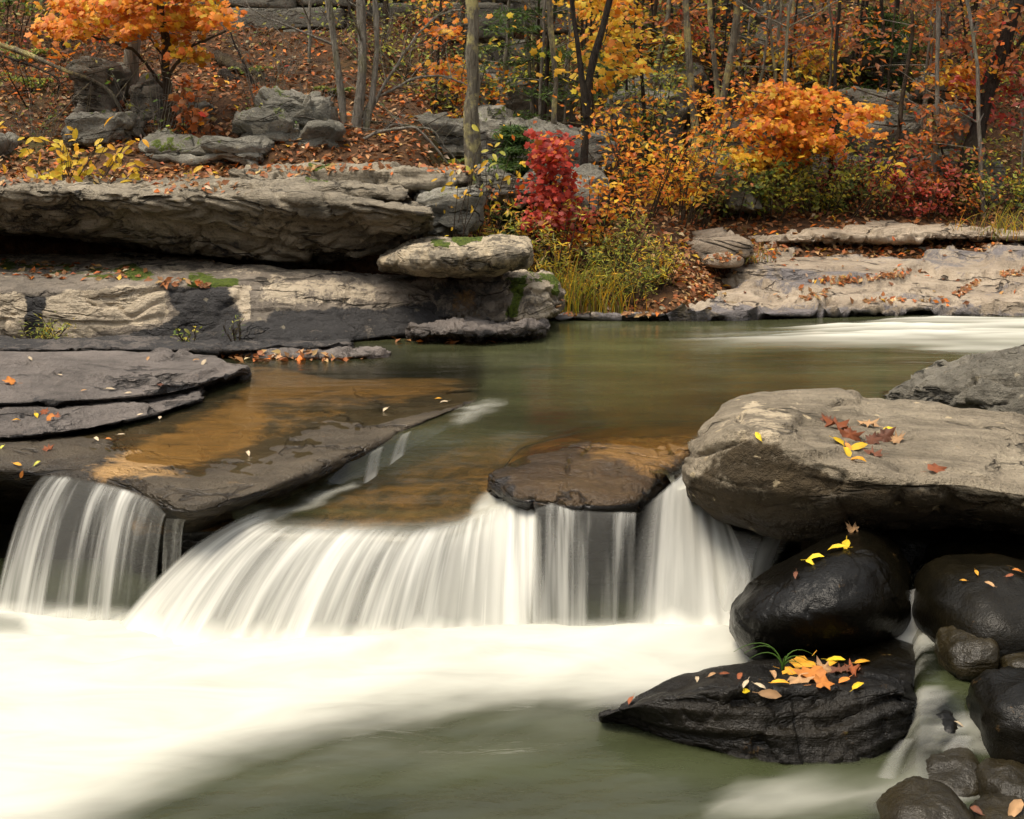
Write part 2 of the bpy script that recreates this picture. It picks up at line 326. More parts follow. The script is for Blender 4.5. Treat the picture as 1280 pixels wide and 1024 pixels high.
def loft(name, stations, mat, ncol=120, nsec=88, rnd=2.0, cap=0.05, colsig=None, masks=None, label=None, cat='rock', group=None, parent=None, wseg=None, **dk):
    us = np.array([s[0] for s in stations], float); K = len(stations[0][1])
    W = np.array([[sec_pt(s[0], c) for c in s[1]] for s in stations])            # (S,K,3)
    t = np.linspace(us[0], us[-1], ncol)
    C = np.stack([np.stack([np.interp(t, us, W[:, k, a]) for a in range(3)], -1) for k in range(K)], 1)
    C = gsmooth(C, colsig or max(1.0, 0.3 * ncol / len(us)))
    seg = np.linalg.norm(np.roll(C, -1, 1) - C, axis=-1).mean(0); seg = seg * np.array(wseg if wseg else [.25] + [1] * (K - 2) + [.3]); cum = np.concatenate([[0], np.cumsum(seg)]); cum /= cum[-1]
    q = (np.arange(nsec) + 0.5) / nsec
    Cw = np.concatenate([C, C[:, :1]], 1); k = np.clip(np.searchsorted(cum, q, side='right') - 1, 0, K - 1); fr = (q - cum[k]) / (cum[k + 1] - cum[k])
    G = Cw[:, k] * (1 - fr)[None, :, None] + Cw[:, k + 1] * fr[None, :, None]
    if rnd: G = gsmooth(G, rnd, 1, True)
    ends = []
    for e, sgn in ((0, -1), (-1, 1)):
        cen = G[e].mean(0); ax = G[e].mean(0) - G[e + 3 * (1 if e == 0 else -1)].mean(0); ax /= np.linalg.norm(ax) + 1e-9; rows = []
        for a in (0.3, 0.55, 0.75, 0.9, 0.98, 1.0):
            rows.append(cen + (G[e] - cen) * math.sqrt(max(0, 1 - a * a)) + ax * cap * a)
        ends.append(rows)
    G = np.concatenate([np.array(ends[0][::-1]), G, np.array(ends[1])], 0)
    n = grid_normals(G, True)
    if (n[n.shape[0] // 2] * (G[n.shape[0] // 2] - G[n.shape[0] // 2].mean(0))).sum() < 0: n = -n
    G = roughen(G, n, seed=len(ROCKS), **dk); n2 = grid_normals(G, True)
    if (n2 * n).sum() < 0: n2 = -n2
    nn, mm = G.shape[:2]; V = G.reshape(-1, 3); U, Vv = proj(V); at = {'dry': np.ones(len(V))}
    ws = F / np.maximum(V[:, 1], 1) * 0.028; U = U + ws * fbm(V * 5, 4, .6); Vv = Vv + ws * 0.7 * fbm(V * 5 + 40, 4, .6)
    for key, fn in (masks or {}).items():
        at[key] = np.clip(fn(U, Vv, V, n2.reshape(-1, 3)), 0, 1) + 0 * U
    F_ = grid_faces(nn, mm, True)
    o = mobj(name, V, [F_], mat, parent, attrs=at)
    o.data.flip_normals() if _flip_needed(o) else None
    ROCKS.append(o)
    return tag(o, label, cat if parent is None else None, group)
def _flip_needed(o):
    me = o.data; k = len(me.polygons) // 2; s = 0; cen = sum((p.center for p in me.polygons[k:k + 60]), Vector()) / 60
    for p in list(me.polygons)[::max(1, len(me.polygons) // 200)]:
        s += p.normal.dot(p.center - Vector(np.array([v.co for v in me.vertices[:1]]).mean(0)) if False else (p.center - _bbc(o)))
    return s < 0
def _bbc(o):
    b = [Vector(c) for c in o.bound_box]; return (b[0] + b[6]) / 2
def stone(name, u0, v0, u1, v1, Y, depth, mat, ex=2.6, tiltx=0.0, top=0.0, masks=None, label=None, cat='rock', group=None, res=(44, 30), parent=None, **dk):
    """rounded block whose picture box is u0..u1, v0..v1 with its middle at distance Y"""
    a = PY((u0 + u1) / 2, (v0 + v1) / 2, Y); px = PY(u1, (v0 + v1) / 2, Y)[0] - a[0]; pz = (PY(u0, v0, Y)[2] - PY(u0, v1, Y)[2]) / 2
    th = np.linspace(0, 2 * np.pi, res[0], endpoint=False); ph = np.linspace(-np.pi / 2, np.pi / 2, res[1])
    e = 2.0 / ex; sg = lambda x: np.sign(x) * np.abs(x) ** e
    G = np.stack([np.outer(sg(np.cos(ph)), sg(np.cos(th))), np.outer(sg(np.cos(ph)), sg(np.sin(th))), np.outer(sg(np.sin(ph)), np.ones_like(th))], -1)
    G[..., :2] *= (1 + top * -G[..., 2:3])
    G = G * np.array([px, depth / 2, pz]); G[..., 2] += tiltx * G[..., 0]; G = G + a
    n = (G - a) / np.array([px, depth / 2, pz]) ** 2; n /= np.linalg.norm(n, axis=-1, keepdims=True) + 1e-9
    dk.setdefault('amp', 0.09 * min(px, pz, depth / 2) + 0.004); dk.setdefault('chip', 0.06 * min(px, pz, depth / 2)); dk.setdefault('chcrack', .1); dk.setdefault('chfreq', .55 / max(px, .05)); dk.setdefault('freq', 1.3 / max(min(px, depth / 2), 0.06))
    G = roughen(G, n, seed=len(ROCKS) + 50, **dk); V = G.reshape(-1, 3); U, Vv = proj(V); at = {'dry': np.ones(len(V))}
    for key, fn in (masks or {}).items(): at[key] = np.clip(fn(U, Vv, V, n.reshape(-1, 3)), 0, 1) + 0 * U
    o = mobj(name, V, [grid_faces(res[1], res[0], True)], mat, parent, attrs=at)
    if _flip_needed(o): o.data.flip_normals()
    ROCKS.append(o); return tag(o, label, cat if parent is None else None, group)

# ------------------------------------------------------------------ terrain
def gz(x, y):
    x = np.asarray(x, float); y = np.asarray(y, float)
    L = np.interp(y, [9.3, 9.7, 9.85, 10.3, 13.1, 14, 16, 20, 40, 90], [-.6, .2, .74, .90, 1.8, 2.2, 3.2, 5, 17, 34])
    Mi = np.interp(y, [8.7, 8.9, 10, 12, 14, 16, 20, 40, 90], [-.6, .03, .46, .87, 1.5, 2.6, 4.6, 16, 34])
    R = np.interp(y, [8.7, 9.2, 11.3, 12.2, 13, 14, 16, 20, 40, 90], [-.6, -.15, .26, .42, .6, 1.3, 2.4, 4.4, 16, 34])
    wl = sstep(x, -0.35, -0.75); wr = sstep(x, 1.0, 1.6); h = L * wl + R * wr + Mi * (1 - wl - wr)
    side = np.maximum(sstep(np.abs(x + 0.3), 4.2, 16.0) * 6.0, sstep(y, -3, -14) * 4.0) * sstep(y, 12, 7)  # unseen side and rear slopes, raised to block low sky
    near = -0.35 * sstep(y, 4.4, 3.6)
    n = fbm(np.stack([x * 0.8, y * 0.8, 0 * x], -1), 4) * 0.10 * sstep(y, 8.9, 11) + fbm(np.stack([x * .25, y * .25, 0 * x + 5], -1), 3) * 0.5 * sstep(y, 14, 20)
    return h + side + near + n
sx = np.sinh(np.linspace(-4.2, 4.2, 190)) * 1.9; sy = np.concatenate([np.linspace(-60, 2, 24), np.linspace(2.3, 8, 24), np.linspace(8.1, 17, 120), 17 + np.linspace(0.4, 9, 40) ** 2])
XX, YY = np.meshgrid(sx, sy, indexing='ij'); GG = np.stack([XX, YY, gz(XX, YY)], -1)
ground = mobj('ground', GG.reshape(-1, 3), [grid_faces(len(sx), len(sy))], M['ground'], origin=(0, 0, 0))
tag(ground, 'leaf covered forest floor and rocky stream bed', None, None, 'structure')
if ground.data.polygons[0].normal.z < 0: ground.data.flip_normals()

# ------------------------------------------------------------------ left ledges
sx_ = lambda lo, hi: (lambda U, V, p, n: sstep(V, lo, hi))
def st(u, *c): return (u, list(c))
loft('overhanging_ledge', [
    st(-330, (276, 10.4), (224, 10.2), (237, 8.42), (247, 8.45), (272, 8.80), (280, 9.4)),
    st(60,  (282, 10.4), (223, 10.2), (236, 8.36), (248, 8.38), (284, 8.76), (290, 9.4)),
    st(200, (296, 10.4), (224, 10.2), (242, 8.28), (256, 8.30), (311, 8.72), (318, 9.3)),
    st(320, (304, 10.3), (226, 10.1), (245, 8.18), (262, 8.20), (327, 8.62), (332, 9.2)),
    st(430, (308, 10.0), (230, 9.8), (251, 8.05), (268, 8.08), (325, 8.50), (330, 9.0)),
    st(500, (300, 9.2), (240, 9.0), (260, 7.96), (272, 7.99), (306, 8.30), (308, 8.8)),
    st(536, (285, 8.8), (258, 8.6), (266, 8.00), (272, 8.02), (284, 8.2), (286, 8.5))],
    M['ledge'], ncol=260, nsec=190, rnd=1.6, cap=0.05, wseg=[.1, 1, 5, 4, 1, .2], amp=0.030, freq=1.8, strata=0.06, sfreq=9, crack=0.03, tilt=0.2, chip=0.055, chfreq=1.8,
    masks={'stain_shade': lambda U, V, p, n: 0.42 * sstep(n[:, 2], 0.2, -0.8) + .25 * pn(p * 1.6)},  # down-facing rock darkened: underside shade put into the colour, plus random mottling
    label='long overhanging grey sandstone ledge with a black hollow beneath it', cat='rock ledge')
loft('bedding_slab', [
    st(190, (240, 9.4), (224, 9.2), (229, 8.75), (236, 8.72), (240, 9.0)),
    st(300, (246, 9.4), (222, 9.2), (230, 8.60), (241, 8.56), (246, 9.0)),
    st(420, (250, 9.3), (224, 9.1), (236, 8.42), (249, 8.40), (252, 8.9)),
    st(500, (256, 9.2), (232, 9.0), (244, 8.35), (252, 8.33), (256, 8.8))],
    M['ledge'], ncol=120, nsec=70, rnd=1.0, cap=0.06, amp=0.025, freq=4, strata=0.04, sfreq=14, crack=0.015, chip=0.03, chfreq=4,
    masks={'moss': lambda U, V, p, n: polymask(U, V, [(380,214),(412,214),(412,226),(380,226)], 3)},
    label='thin layered slab lying on top of the overhanging ledge', cat='rock ledge')
loft('ledge_block', [
    st(300, (236, 10.1), (211, 10.0), (214, 9.45), (228, 9.4), (236, 9.5)),
    st(400, (240, 10.1), (207, 10.0), (211, 9.35), (233, 9.3), (240, 9.5)),
    st(500, (242, 10.1), (206, 10.0), (210, 9.25), (236, 9.2), (242, 9.4)),
    st(578, (246, 9.9), (209, 9.8), (213, 9.25), (232, 9.2), (244, 9.4))],
    M['ledge'], ncol=110, nsec=70, rnd=1.2, cap=0.07, amp=0.03, freq=3, strata=0.03, sfreq=8, crack=0.02, chip=0.04, chfreq=3,
    masks={'moss': lambda U, V, p, n: polymask(U, V, [(385,205),(415,205),(415,213),(385,213)], 2)},
    label='squared pale rock block behind the tip of the overhanging ledge', cat='rock ledge')
lowcream = [(-90,362),(20,366),(34,372),(40,418),(52,424),(52,372),(90,362),(170,358),(206,360),(214,390),(205,402),(150,412),(70,424),(-90,428)]
loft('lower_ledge', [
    st(-330, (420, 9.9), (316, 9.8), (347, 8.2), (366, 7.80), (395, 7.74), (432, 7.74), (445, 8.3)),
    st(60,  (420, 9.9), (315, 9.8), (346, 8.2), (363, 7.80), (395, 7.74), (430, 7.74), (445, 8.3)),
    st(150, (420, 9.9), (313, 9.7), (342, 8.2), (358, 7.82), (390, 7.76), (432, 7.72), (445, 8.3)),
    st(230, (420, 9.6), (314, 9.4), (344, 8.2), (357, 7.86), (392, 7.78), (434, 7.66), (445, 8.3)),
    st(300, (420, 9.2), (330, 8.6), (341, 8.2), (358, 7.92), (392, 7.80), (436, 7.60), (445, 8.3)),
    st(400, (420, 9.2), (336, 8.5), (343, 8.15), (358, 7.98), (390, 7.88), (432, 7.62), (440, 8.3)),
    st(480, (420, 9.2), (341, 8.5), (347, 8.2), (360, 8.06), (385, 8.0), (422, 7.80), (432, 8.3)),
    st(545, (420, 9.2), (348, 8.6), (353, 8.35), (364, 8.22), (385, 8.15), (412, 8.0), (425, 8.4))],
    M['low'], ncol=260, nsec=190, rnd=1.6, cap=0.06, wseg=[.1, .6, 1.5, 4, 4, 1, .1], amp=0.020, freq=1.8, strata=0.030, sfreq=7, crack=0.022, chip=0.012, chfreq=2.0,
    masks={'cream': lambda U, V, p, n: np.maximum.reduce([0.9 * polymask(U, V, lowcream, 5), 0.95 * polymask(U, V, [(280,358),(312,358),(312,385),(306,402),(296,402),(290,380)], 4),
                     0.6 * polymask(U, V, [(330,345),(470,350),(470,378),(400,386),(330,380)], 12), 0.45 * sstep(V, 352, 340)]),
           'stain_shade': lambda U, V, p, n: np.maximum.reduce([0.8 * polymask(U, V, [(212,358),(282,356),(292,372),(300,404),(330,402),(345,386),(400,384),(480,384),(560,372),(560,440),(100,440),(150,420),(208,406),(222,390)], 6),
                     0.85 * polymask(U, V, [(28,370),(56,370),(60,425),(36,425)], 4)]),
           'moss': lambda U, V, p, n: np.maximum.reduce([0.75 * polymask(U, V, [(0,325),(60,328),(140,334),(195,342),(190,352),(140,347),(60,342),(0,338)], 5) * (0.55 + 0.9 * pn(p * 9)),
                     polymask(U, V, [(236,344),(292,348),(294,357),(238,355)], 3), 0.9 * polymask(U, V, [(142,336),(165,330),(198,344),(170,352)], 4)])},
    label='lower sandstone ledge with cream lichen patches and dark water stains', cat='rock ledge')
loft('mossy_slab', [
    st(482, (340, 8.5), (316, 8.4), (322, 7.95), (332, 7.92), (338, 8.05)),
    st(520, (345, 8.6), (300, 8.5), (312, 7.82), (330, 7.78), (346, 7.95)),
    st(570, (346, 8.6), (292, 8.5), (306, 7.75), (328, 7.70), (349, 7.9)),
    st(625, (343, 8.6), (290, 8.5), (303, 7.75), (325, 7.70), (345, 7.9)),
    st(655, (335, 8.4), (298, 8.3), (308, 7.82), (322, 7.80), (337, 7.95))],
    M['ledge'], ncol=110, nsec=90, rnd=4.5, cap=0.05, amp=0.03, freq=3, strata=0.008, sfreq=8, crack=0.01, chip=0.015, chfreq=4,
    masks={'moss': lambda U, V, p, n: np.maximum(polymask(U, V, [(562,296),(585,290),(606,290),(600,298),(586,304),(570,308)], 3), 0.8 * polymask(U, V, [(540,302),(556,300),(556,308),(540,309)], 3)), 'cream': lambda U, V, p, n: 0.5 + 0 * U},
    label='rounded pale slab with bright green moss on its top', cat='rock')
loft('mossy_bank_wall', [
    st(515, (402, 8.6), (345, 8.5), (350, 8.22), (375, 8.18), (402, 8.10)),
    st(580, (405, 8.6), (340, 8.5), (348, 8.15), (375, 8.12), (405, 8.05)),
    st(640, (405, 8.7), (336, 8.6), (345, 8.12), (375, 8.08), (405, 8.0)),
    st(680, (402, 8.7), (338, 8.6), (346, 8.12), (372, 8.08), (400, 8.02)),
    st(698, (395, 8.7), (348, 8.6), (356, 8.25), (372, 8.22), (394, 8.2))],
    M['low'], ncol=120, nsec=80, rnd=2.0, cap=0.05, amp=0.03, freq=3, strata=0.03, sfreq=9, crack=0.02, chip=0.05, chfreq=3.5,
    masks={'moss': lambda U, V, p, n: np.maximum(0.78 * polymask(U, V, [(636,345),(660,342),(655,380),(650,400),(630,400),(640,370)], 6), 0.7 * polymask(U, V, [(660,340),(698,342),(702,368),(690,380),(686,352),(665,350)], 5)),
           'tan': lambda U, V, p, n: 0.35 * polymask(U, V, [(565,362),(600,362),(600,400),(565,400)], 10),
           'stain_shade': lambda U, V, p, n: 0.55 * polymask(U, V, [(530,345),(640,345),(620,372),(610,405),(530,405)], 15),
           'cream': lambda U, V, p, n: np.maximum(0.9 * polymask(U, V, [(668,352),(682,350),(684,368),(672,370)], 3), 0.55 * sstep(U, 615, 640))},
    label='low rock wall with moss streaks under the rounded slab', cat='rock')
loft('waterline_plate', [
    st(520, (425, 8.2), (400, 8.15), (404, 7.7), (420, 7.66), (428, 7.9)), st(600, (428, 8.2), (401, 8.1), (406, 7.62), (422, 7.58), (430, 7.9)), st(672, (420, 8.2), (402, 8.15), (405, 7.75), (416, 7.72), (424, 7.9))],
    M['slab'], ncol=90, nsec=60, rnd=1.3, cap=0.06, amp=0.025, freq=5, strata=0.02, sfreq=22, chip=0.03, masks={'stain_shade': lambda U, V, p, n: 0.55 * sstep(V, 410, 418), 'wet': lambda U, V, p, n: sstep(V, 410, 420)},
    label='dark flat plate of rock at the waterline below the mossy wall', cat='rock')
loft('waterline_ledge', [
    st(285, (452, 7.8), (432, 7.7), (438, 7.35), (446, 7.3), (456, 7.5)), st(380, (458, 7.7), (432, 7.6), (440, 7.15), (450, 7.1), (460, 7.4)), st(470, (455, 7.6), (434, 7.5), (440, 7.2), (449, 7.18), (456, 7.4))],
    M['slab'], ncol=90, nsec=56, rnd=1.3, cap=0.08, amp=0.022, freq=5, strata=0.018, sfreq=24, chip=0.025, masks={'wet': lambda U, V, p, n: sstep(V, 442, 450)},
    label='thin grey ledge just above the pool below the stained ledge', cat='rock')
loft('flat_grey_slab', [
    st(-330, (500, 7.2), (437, 7.1), (470, 6.2), ('z', 505, .075), ('z', 517, -.02), ('z', 530, -.25)),
    st(0, (500, 7.1), ('z', 436, .12), ('z', 470, .11), ('z', 503, .075), ('z', 514, -.02), ('z', 525, -.25)),
    st(100, (500, 7.0), ('z', 432, .12), ('z', 468, .11), ('z', 502, .075), ('z', 515, -.02), ('z', 525, -.25)),
    st(200, (500, 7.0), ('z', 434, .115), ('z', 462, .105), ('z', 492, .07), ('z', 503, -.02), ('z', 515, -.25)),
    st(270, (500, 6.9), ('z', 443, .10), ('z', 458, .095), ('z', 474, .06), ('z', 484, -.02), ('z', 500, -.25)),
    st(302, (490, 6.6), ('z', 455, .075), ('z', 460, .075), ('z', 466, .05), ('z', 473, -.02), ('z', 485, -.2))],
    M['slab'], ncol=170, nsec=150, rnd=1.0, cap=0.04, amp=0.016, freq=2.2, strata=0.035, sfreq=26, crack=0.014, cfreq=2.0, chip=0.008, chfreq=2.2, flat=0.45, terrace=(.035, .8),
    masks={'stain_shade': lambda U, V, p, n: np.maximum(0.7 * sstep(n[:, 2], 0.5, -0.1), 0.75 * polymask(U, V, [(40,498),(95,495),(88,515),(40,520)], 5))},  # darker on steep faces and in one small patch
    label='broad flat grey slab of bare rock beside the tan shallows', cat='rock')

loft('ledge_apron', [st(-330, (470, 8.1), (420, 8.0), ('z', 428, .10), ('z', 440, .09), ('z', 452, -.2)), st(100, (470, 8.1), (418, 8.0), ('z', 427, .09), ('z', 438, .07), ('z', 450, -.2)), st(250, (470, 8.0), (420, 7.9), ('z', 430, .07), ('z', 440, .05), ('z', 452, -.2)), st(330, (470, 7.9), (424, 7.8), ('z', 432, .06), ('z', 440, .03), ('z', 450, -.2)), st(430, (465, 8.0), (422, 7.9), ('z', 428, .05), ('z', 434, .03), ('z', 445, -.2))],
    M['slab'], ncol=140, nsec=80, rnd=1.2, cap=0.06, amp=0.02, freq=3, strata=0.02, sfreq=24, chip=0.02, chfreq=3,
    masks={'stain_shade': lambda U, V, p, n: 0.62 + .2 * pn(p * 3)}, label='dark stained rock foot along the base of the lower ledge', cat='rock')
loft('slab_step', [st(-330, ('z', 480, -.3), ('z', 485, .04), ('z', 520, .062), ('z', 552, .05), ('z', 560, -.05), ('z', 570, -.3)), st(0, ('z', 480, -.3), ('z', 485, .04), ('z', 518, .06), ('z', 550, .048), ('z', 557, -.05), ('z', 570, -.3)), st(100, ('z', 480, -.3), ('z', 485, .04), ('z', 515, .05), ('z', 535, .04), ('z', 542, -.05), ('z', 555, -.3)),
    st(180, ('z', 480, -.3), ('z', 482, .03), ('z', 505, .04), ('z', 520, .03), ('z', 526, -.05), ('z', 540, -.3)), st(250, ('z', 470, -.3), ('z', 472, .02), ('z', 490, .03), ('z', 500, .02), ('z', 506, -.05), ('z', 520, -.3))],
    M['slab'], ncol=140, nsec=100, rnd=1.0, cap=0.05, amp=0.014, freq=3, strata=0.02, sfreq=26, chip=0.014, chfreq=2.6, flat=.4, terrace=(.03, .7),
    masks={'stain_shade': lambda U, V, p, n: 0.75 * sstep(n[:, 2], .7, .2) + .3 * polymask(U, V, [(40,515),(140,512),(250,495),(250,520),(60,570),(-150,570),(-150,545)], 10), 'wet': lambda U, V, p, n: .8 * sstep(V, 530, 550)},  # steep faces and the front strip are darker
    label='thin wet step of rock below the front of the flat grey slab', cat='rock')

# ------------------------------------------------------------------ shelf, sill and mid rock of the fall
tanpoly = [(95,592),(160,600),(230,588),(300,566),(330,548),(400,532),(440,512),(520,500),(580,480),(500,450),(320,452),(300,490),(240,525),(190,550)]
def shelf_st(u, ve, zt=0.0, zb=-0.7):
    k = 1.0 if ve > 560 else max(.35, (ve - 490) / 70)
    return st(u, ('z', 470, zb), ('z', 445 if u < 400 else 474, -.06), ('z', min(492, ve - 16), -.014), ('z', ve - 66 * k, min(zt, .012) - .014), ('z', ve - 34 * k, zt + (.004 if u < 300 else -.012)), ('z', ve - 9 * k, zt + (-.01 if u < 300 else .016)), ('z', ve + 10 * k, zt - .09), ('z', ve + (70 if u < 225 else 40), zb))
loft('wet_rock_shelf', [shelf_st(-330, 586, .03), shelf_st(0, 592, .03), shelf_st(62, 598, .012), shelf_st(130, 610, .008), shelf_st(185, 628, .01), shelf_st(215, 648, .02), shelf_st(262, 645, .02),
    shelf_st(330, 622, 0.014), shelf_st(400, 594, 0.006), shelf_st(460, 568, 0.006), shelf_st(505, 545, 0.006), shelf_st(555, 522, 0.006), shelf_st(596, 505, .0)],
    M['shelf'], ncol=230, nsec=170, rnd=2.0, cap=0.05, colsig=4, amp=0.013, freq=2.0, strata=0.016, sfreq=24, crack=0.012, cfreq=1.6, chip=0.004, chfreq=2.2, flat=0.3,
    masks={'tan': lambda U, V, p, n: 0.85 * polymask(U, V, tanpoly, 16) * (1 - .5 * polymask(U, V, [(330,500),(430,492),(560,500),(520,520),(400,535),(330,545)], 14)), 'wet': lambda U, V, p, n: 0.25 + 0.7 * sstep(p[:, 2], 0.03, -0.03),
           'stain_shade': lambda U, V, p, n: 0.5 * sstep(n[:, 2], 0.5, 0.0)},
    label='wide wet rock shelf with tan shallows, dark rounded front edge', cat='rock shelf')
loft('fall_sill', [st(170, ('z', 640, -.7), ('z', 630, -.12), ('z', 655, -.15), ('z', 668, -.17), ('z', 790, -.7)), st(340, ('z', 560, -.7), ('z', 560, -.14), ('z', 640, -.135), ('z', 662, -.15), ('z', 760, -.7)),
    st(520, ('z', 540, -.7), ('z', 540, -.16), ('z', 640, -.135), ('z', 664, -.15), ('z', 760, -.7)), st(600, ('z', 540, -.7), ('z', 545, -.15), ('z', 625, -.12), ('z', 650, -.14), ('z', 750, -.7)), st(690, ('z', 540, -.7), ('z', 560, -.1), ('z', 625, -.08), ('z', 650, -.11), ('z', 750, -.7)),
    st(900, ('z', 520, -.7), ('z', 540, -.12), ('z', 590, -.09), ('z', 610, -.12), ('z', 740, -.7)), st(1000, ('z', 520, -.7), ('z', 540, -.12), ('z', 600, -.1), ('z', 625, -.14), ('z', 740, -.7))],
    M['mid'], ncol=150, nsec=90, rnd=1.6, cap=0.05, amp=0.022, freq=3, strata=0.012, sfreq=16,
    masks={'tan': lambda U, V, p, n: 0.5 * sstep(n[:, 2], 0.3, 0.8), 'wet': lambda U, V, p, n: 0.5 + 0 * U, 'stain_shade': lambda U, V, p, n: 0.9 * sstep(n[:, 2], 0.5, 0.1)},
    label='brown rock sill under the lip of the main waterfall', cat='rock shelf')
loft('mid_stream_rock', [
    st(620, ('z', 600, -.7), ('z', 592, -.02), ('z', 600, 0.), ('z', 612, -.05), ('z', 625, -.12), ('z', 700, -.7)),
    st(650, ('z', 580, -.7), ('z', 572, -.015), ('z', 595, .012), ('z', 622, -.005), ('z', 640, -.10), ('z', 720, -.7)),
    st(700, ('z', 560, -.7), ('z', 554, -.02), ('z', 588, .016), ('z', 626, .008), ('z', 642, -.06), ('z', 740, -.7)),
    st(760, ('z', 550, -.7), ('z', 546, -.02), ('z', 586, .016), ('z', 630, .008), ('z', 645, -.06), ('z', 740, -.7)),
    st(800, ('z', 550, -.7), ('z', 545, -.02), ('z', 582, .014), ('z', 625, .002), ('z', 642, -.07), ('z', 740, -.7)),
    st(845, ('z', 550, -.7), ('z', 546, -.01), ('z', 565, .01), ('z', 588, -.03), ('z', 600, -.09), ('z', 700, -.7)),
    st(872, ('z', 555, -.7), ('z', 549, -.02), ('z', 557, .0), ('z', 570, -.04), ('z', 580, -.1), ('z', 680, -.7))],
    M['mid'], ncol=150, nsec=120, rnd=2.2, cap=0.03, amp=0.018, freq=3.5, strata=0.02, sfreq=20, crack=0.02, cfreq=2.6, chip=0.006, chfreq=3, flat=.3,
    masks={'tan': lambda U, V, p, n: 0.75 * polymask(U, V, [(720,560),(765,547),(870,545),(865,575),(800,590)], 14), 'wet': lambda U, V, p, n: 0.7 + 0 * U,
           'stain_shade': lambda U, V, p, n: np.maximum(0.9 * sstep(n[:, 2], 0.3, -0.1), 0.6 * polymask(U, V, [(622,600),(650,592),(640,625),(624,622)], 6))},
    label='brown wet rock splitting the waterfall in midstream', cat='rock')

# ------------------------------------------------------------------ right boulders
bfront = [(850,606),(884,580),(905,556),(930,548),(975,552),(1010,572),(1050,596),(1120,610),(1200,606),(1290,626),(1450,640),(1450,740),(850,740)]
bm = {'stain_shade': lambda U, V, p, n: np.maximum.reduce([0.78 * polymask(U, V, bfront, 9), 0.95 * sstep(V, 620, 645)]), 'wet': lambda U, V, p, n: 0.8 * sstep(V, 635, 655),  # front and underside: dark lichen, plus shade put into the colour
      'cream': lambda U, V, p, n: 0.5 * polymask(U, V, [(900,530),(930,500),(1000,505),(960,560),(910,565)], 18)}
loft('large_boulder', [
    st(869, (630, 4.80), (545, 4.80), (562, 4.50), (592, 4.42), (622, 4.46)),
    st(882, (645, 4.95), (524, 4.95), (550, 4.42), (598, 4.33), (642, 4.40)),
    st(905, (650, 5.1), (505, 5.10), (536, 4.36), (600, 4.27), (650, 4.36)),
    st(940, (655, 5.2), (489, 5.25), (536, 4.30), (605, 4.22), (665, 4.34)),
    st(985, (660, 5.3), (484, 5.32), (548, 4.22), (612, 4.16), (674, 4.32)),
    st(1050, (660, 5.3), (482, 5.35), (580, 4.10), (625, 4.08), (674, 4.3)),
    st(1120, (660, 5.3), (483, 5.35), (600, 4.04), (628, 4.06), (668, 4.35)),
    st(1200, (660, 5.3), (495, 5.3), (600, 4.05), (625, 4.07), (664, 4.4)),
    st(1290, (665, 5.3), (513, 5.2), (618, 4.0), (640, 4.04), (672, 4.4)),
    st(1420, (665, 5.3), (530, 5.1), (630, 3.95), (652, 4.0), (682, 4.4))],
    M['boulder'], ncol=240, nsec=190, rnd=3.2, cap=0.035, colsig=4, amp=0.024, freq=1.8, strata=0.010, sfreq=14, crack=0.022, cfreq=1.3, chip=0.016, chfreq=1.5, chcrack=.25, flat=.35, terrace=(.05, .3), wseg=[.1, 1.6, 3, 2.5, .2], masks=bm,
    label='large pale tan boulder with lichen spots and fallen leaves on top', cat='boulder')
loft('ridged_boulder', [
    st(1108, (505, 6.3), (487, 6.3), (490, 6.1), (498, 6.0), (505, 6.05)),
    st(1150, (540, 6.5), (464, 6.4), (480, 5.8), (505, 5.7), (540, 5.8)),
    st(1210, (545, 6.6), (443, 6.5), (465, 5.7), (505, 5.5), (545, 5.6)),
    st(1290, (550, 6.6), (429, 6.5), (455, 5.6), (505, 5.4), (550, 5.5)),
    st(1420, (550, 6.6), (420, 6.5), (450, 5.6), (505, 5.4), (550, 5.5))],
    M['ridged'], ncol=150, nsec=130, rnd=2.0, cap=0.03, amp=0.04, freq=2.6, strata=0.085, sfreq=8, crack=0.05, cfreq=1.8, tilt=-0.5, chip=0.04, chfreq=3,
    label='ridged grey boulder behind the large tan boulder', cat='boulder')
wetm = {'wet': lambda U, V, p, n: 0.75 + 0 * U}
loft('wet_black_boulder', [
    st(918, (790, 4.1), (752, 4.05), (760, 3.9), (775, 3.86), (790, 3.9)),
    st(940, (818, 4.2), (722, 4.15), (745, 3.85), (780, 3.75), (814, 3.8)),
    st(985, (825, 4.3), (693, 4.2), (725, 3.80), (775, 3.68), (824, 3.75)),
    st(1040, (820, 4.3), (662, 4.25), (705, 3.78), (765, 3.64), (818, 3.72)),
    st(1085, (812, 4.3), (652, 4.25), (700, 3.80), (760, 3.66), (812, 3.72)),
    st(1122, (800, 4.3), (672, 4.2), (712, 3.90), (760, 3.78), (804, 3.82)),
    st(1140, (785, 4.25), (705, 4.15), (725, 4.0), (755, 3.9), (788, 3.92))],
    M['wet'], ncol=130, nsec=110, rnd=5.0, cap=0.008, amp=0.020, freq=1.6, strata=0.0, chip=0.016, chfreq=1.7, chcrack=.05, masks=wetm,
    label='rounded glossy black wet boulder under the large tan boulder', cat='boulder')
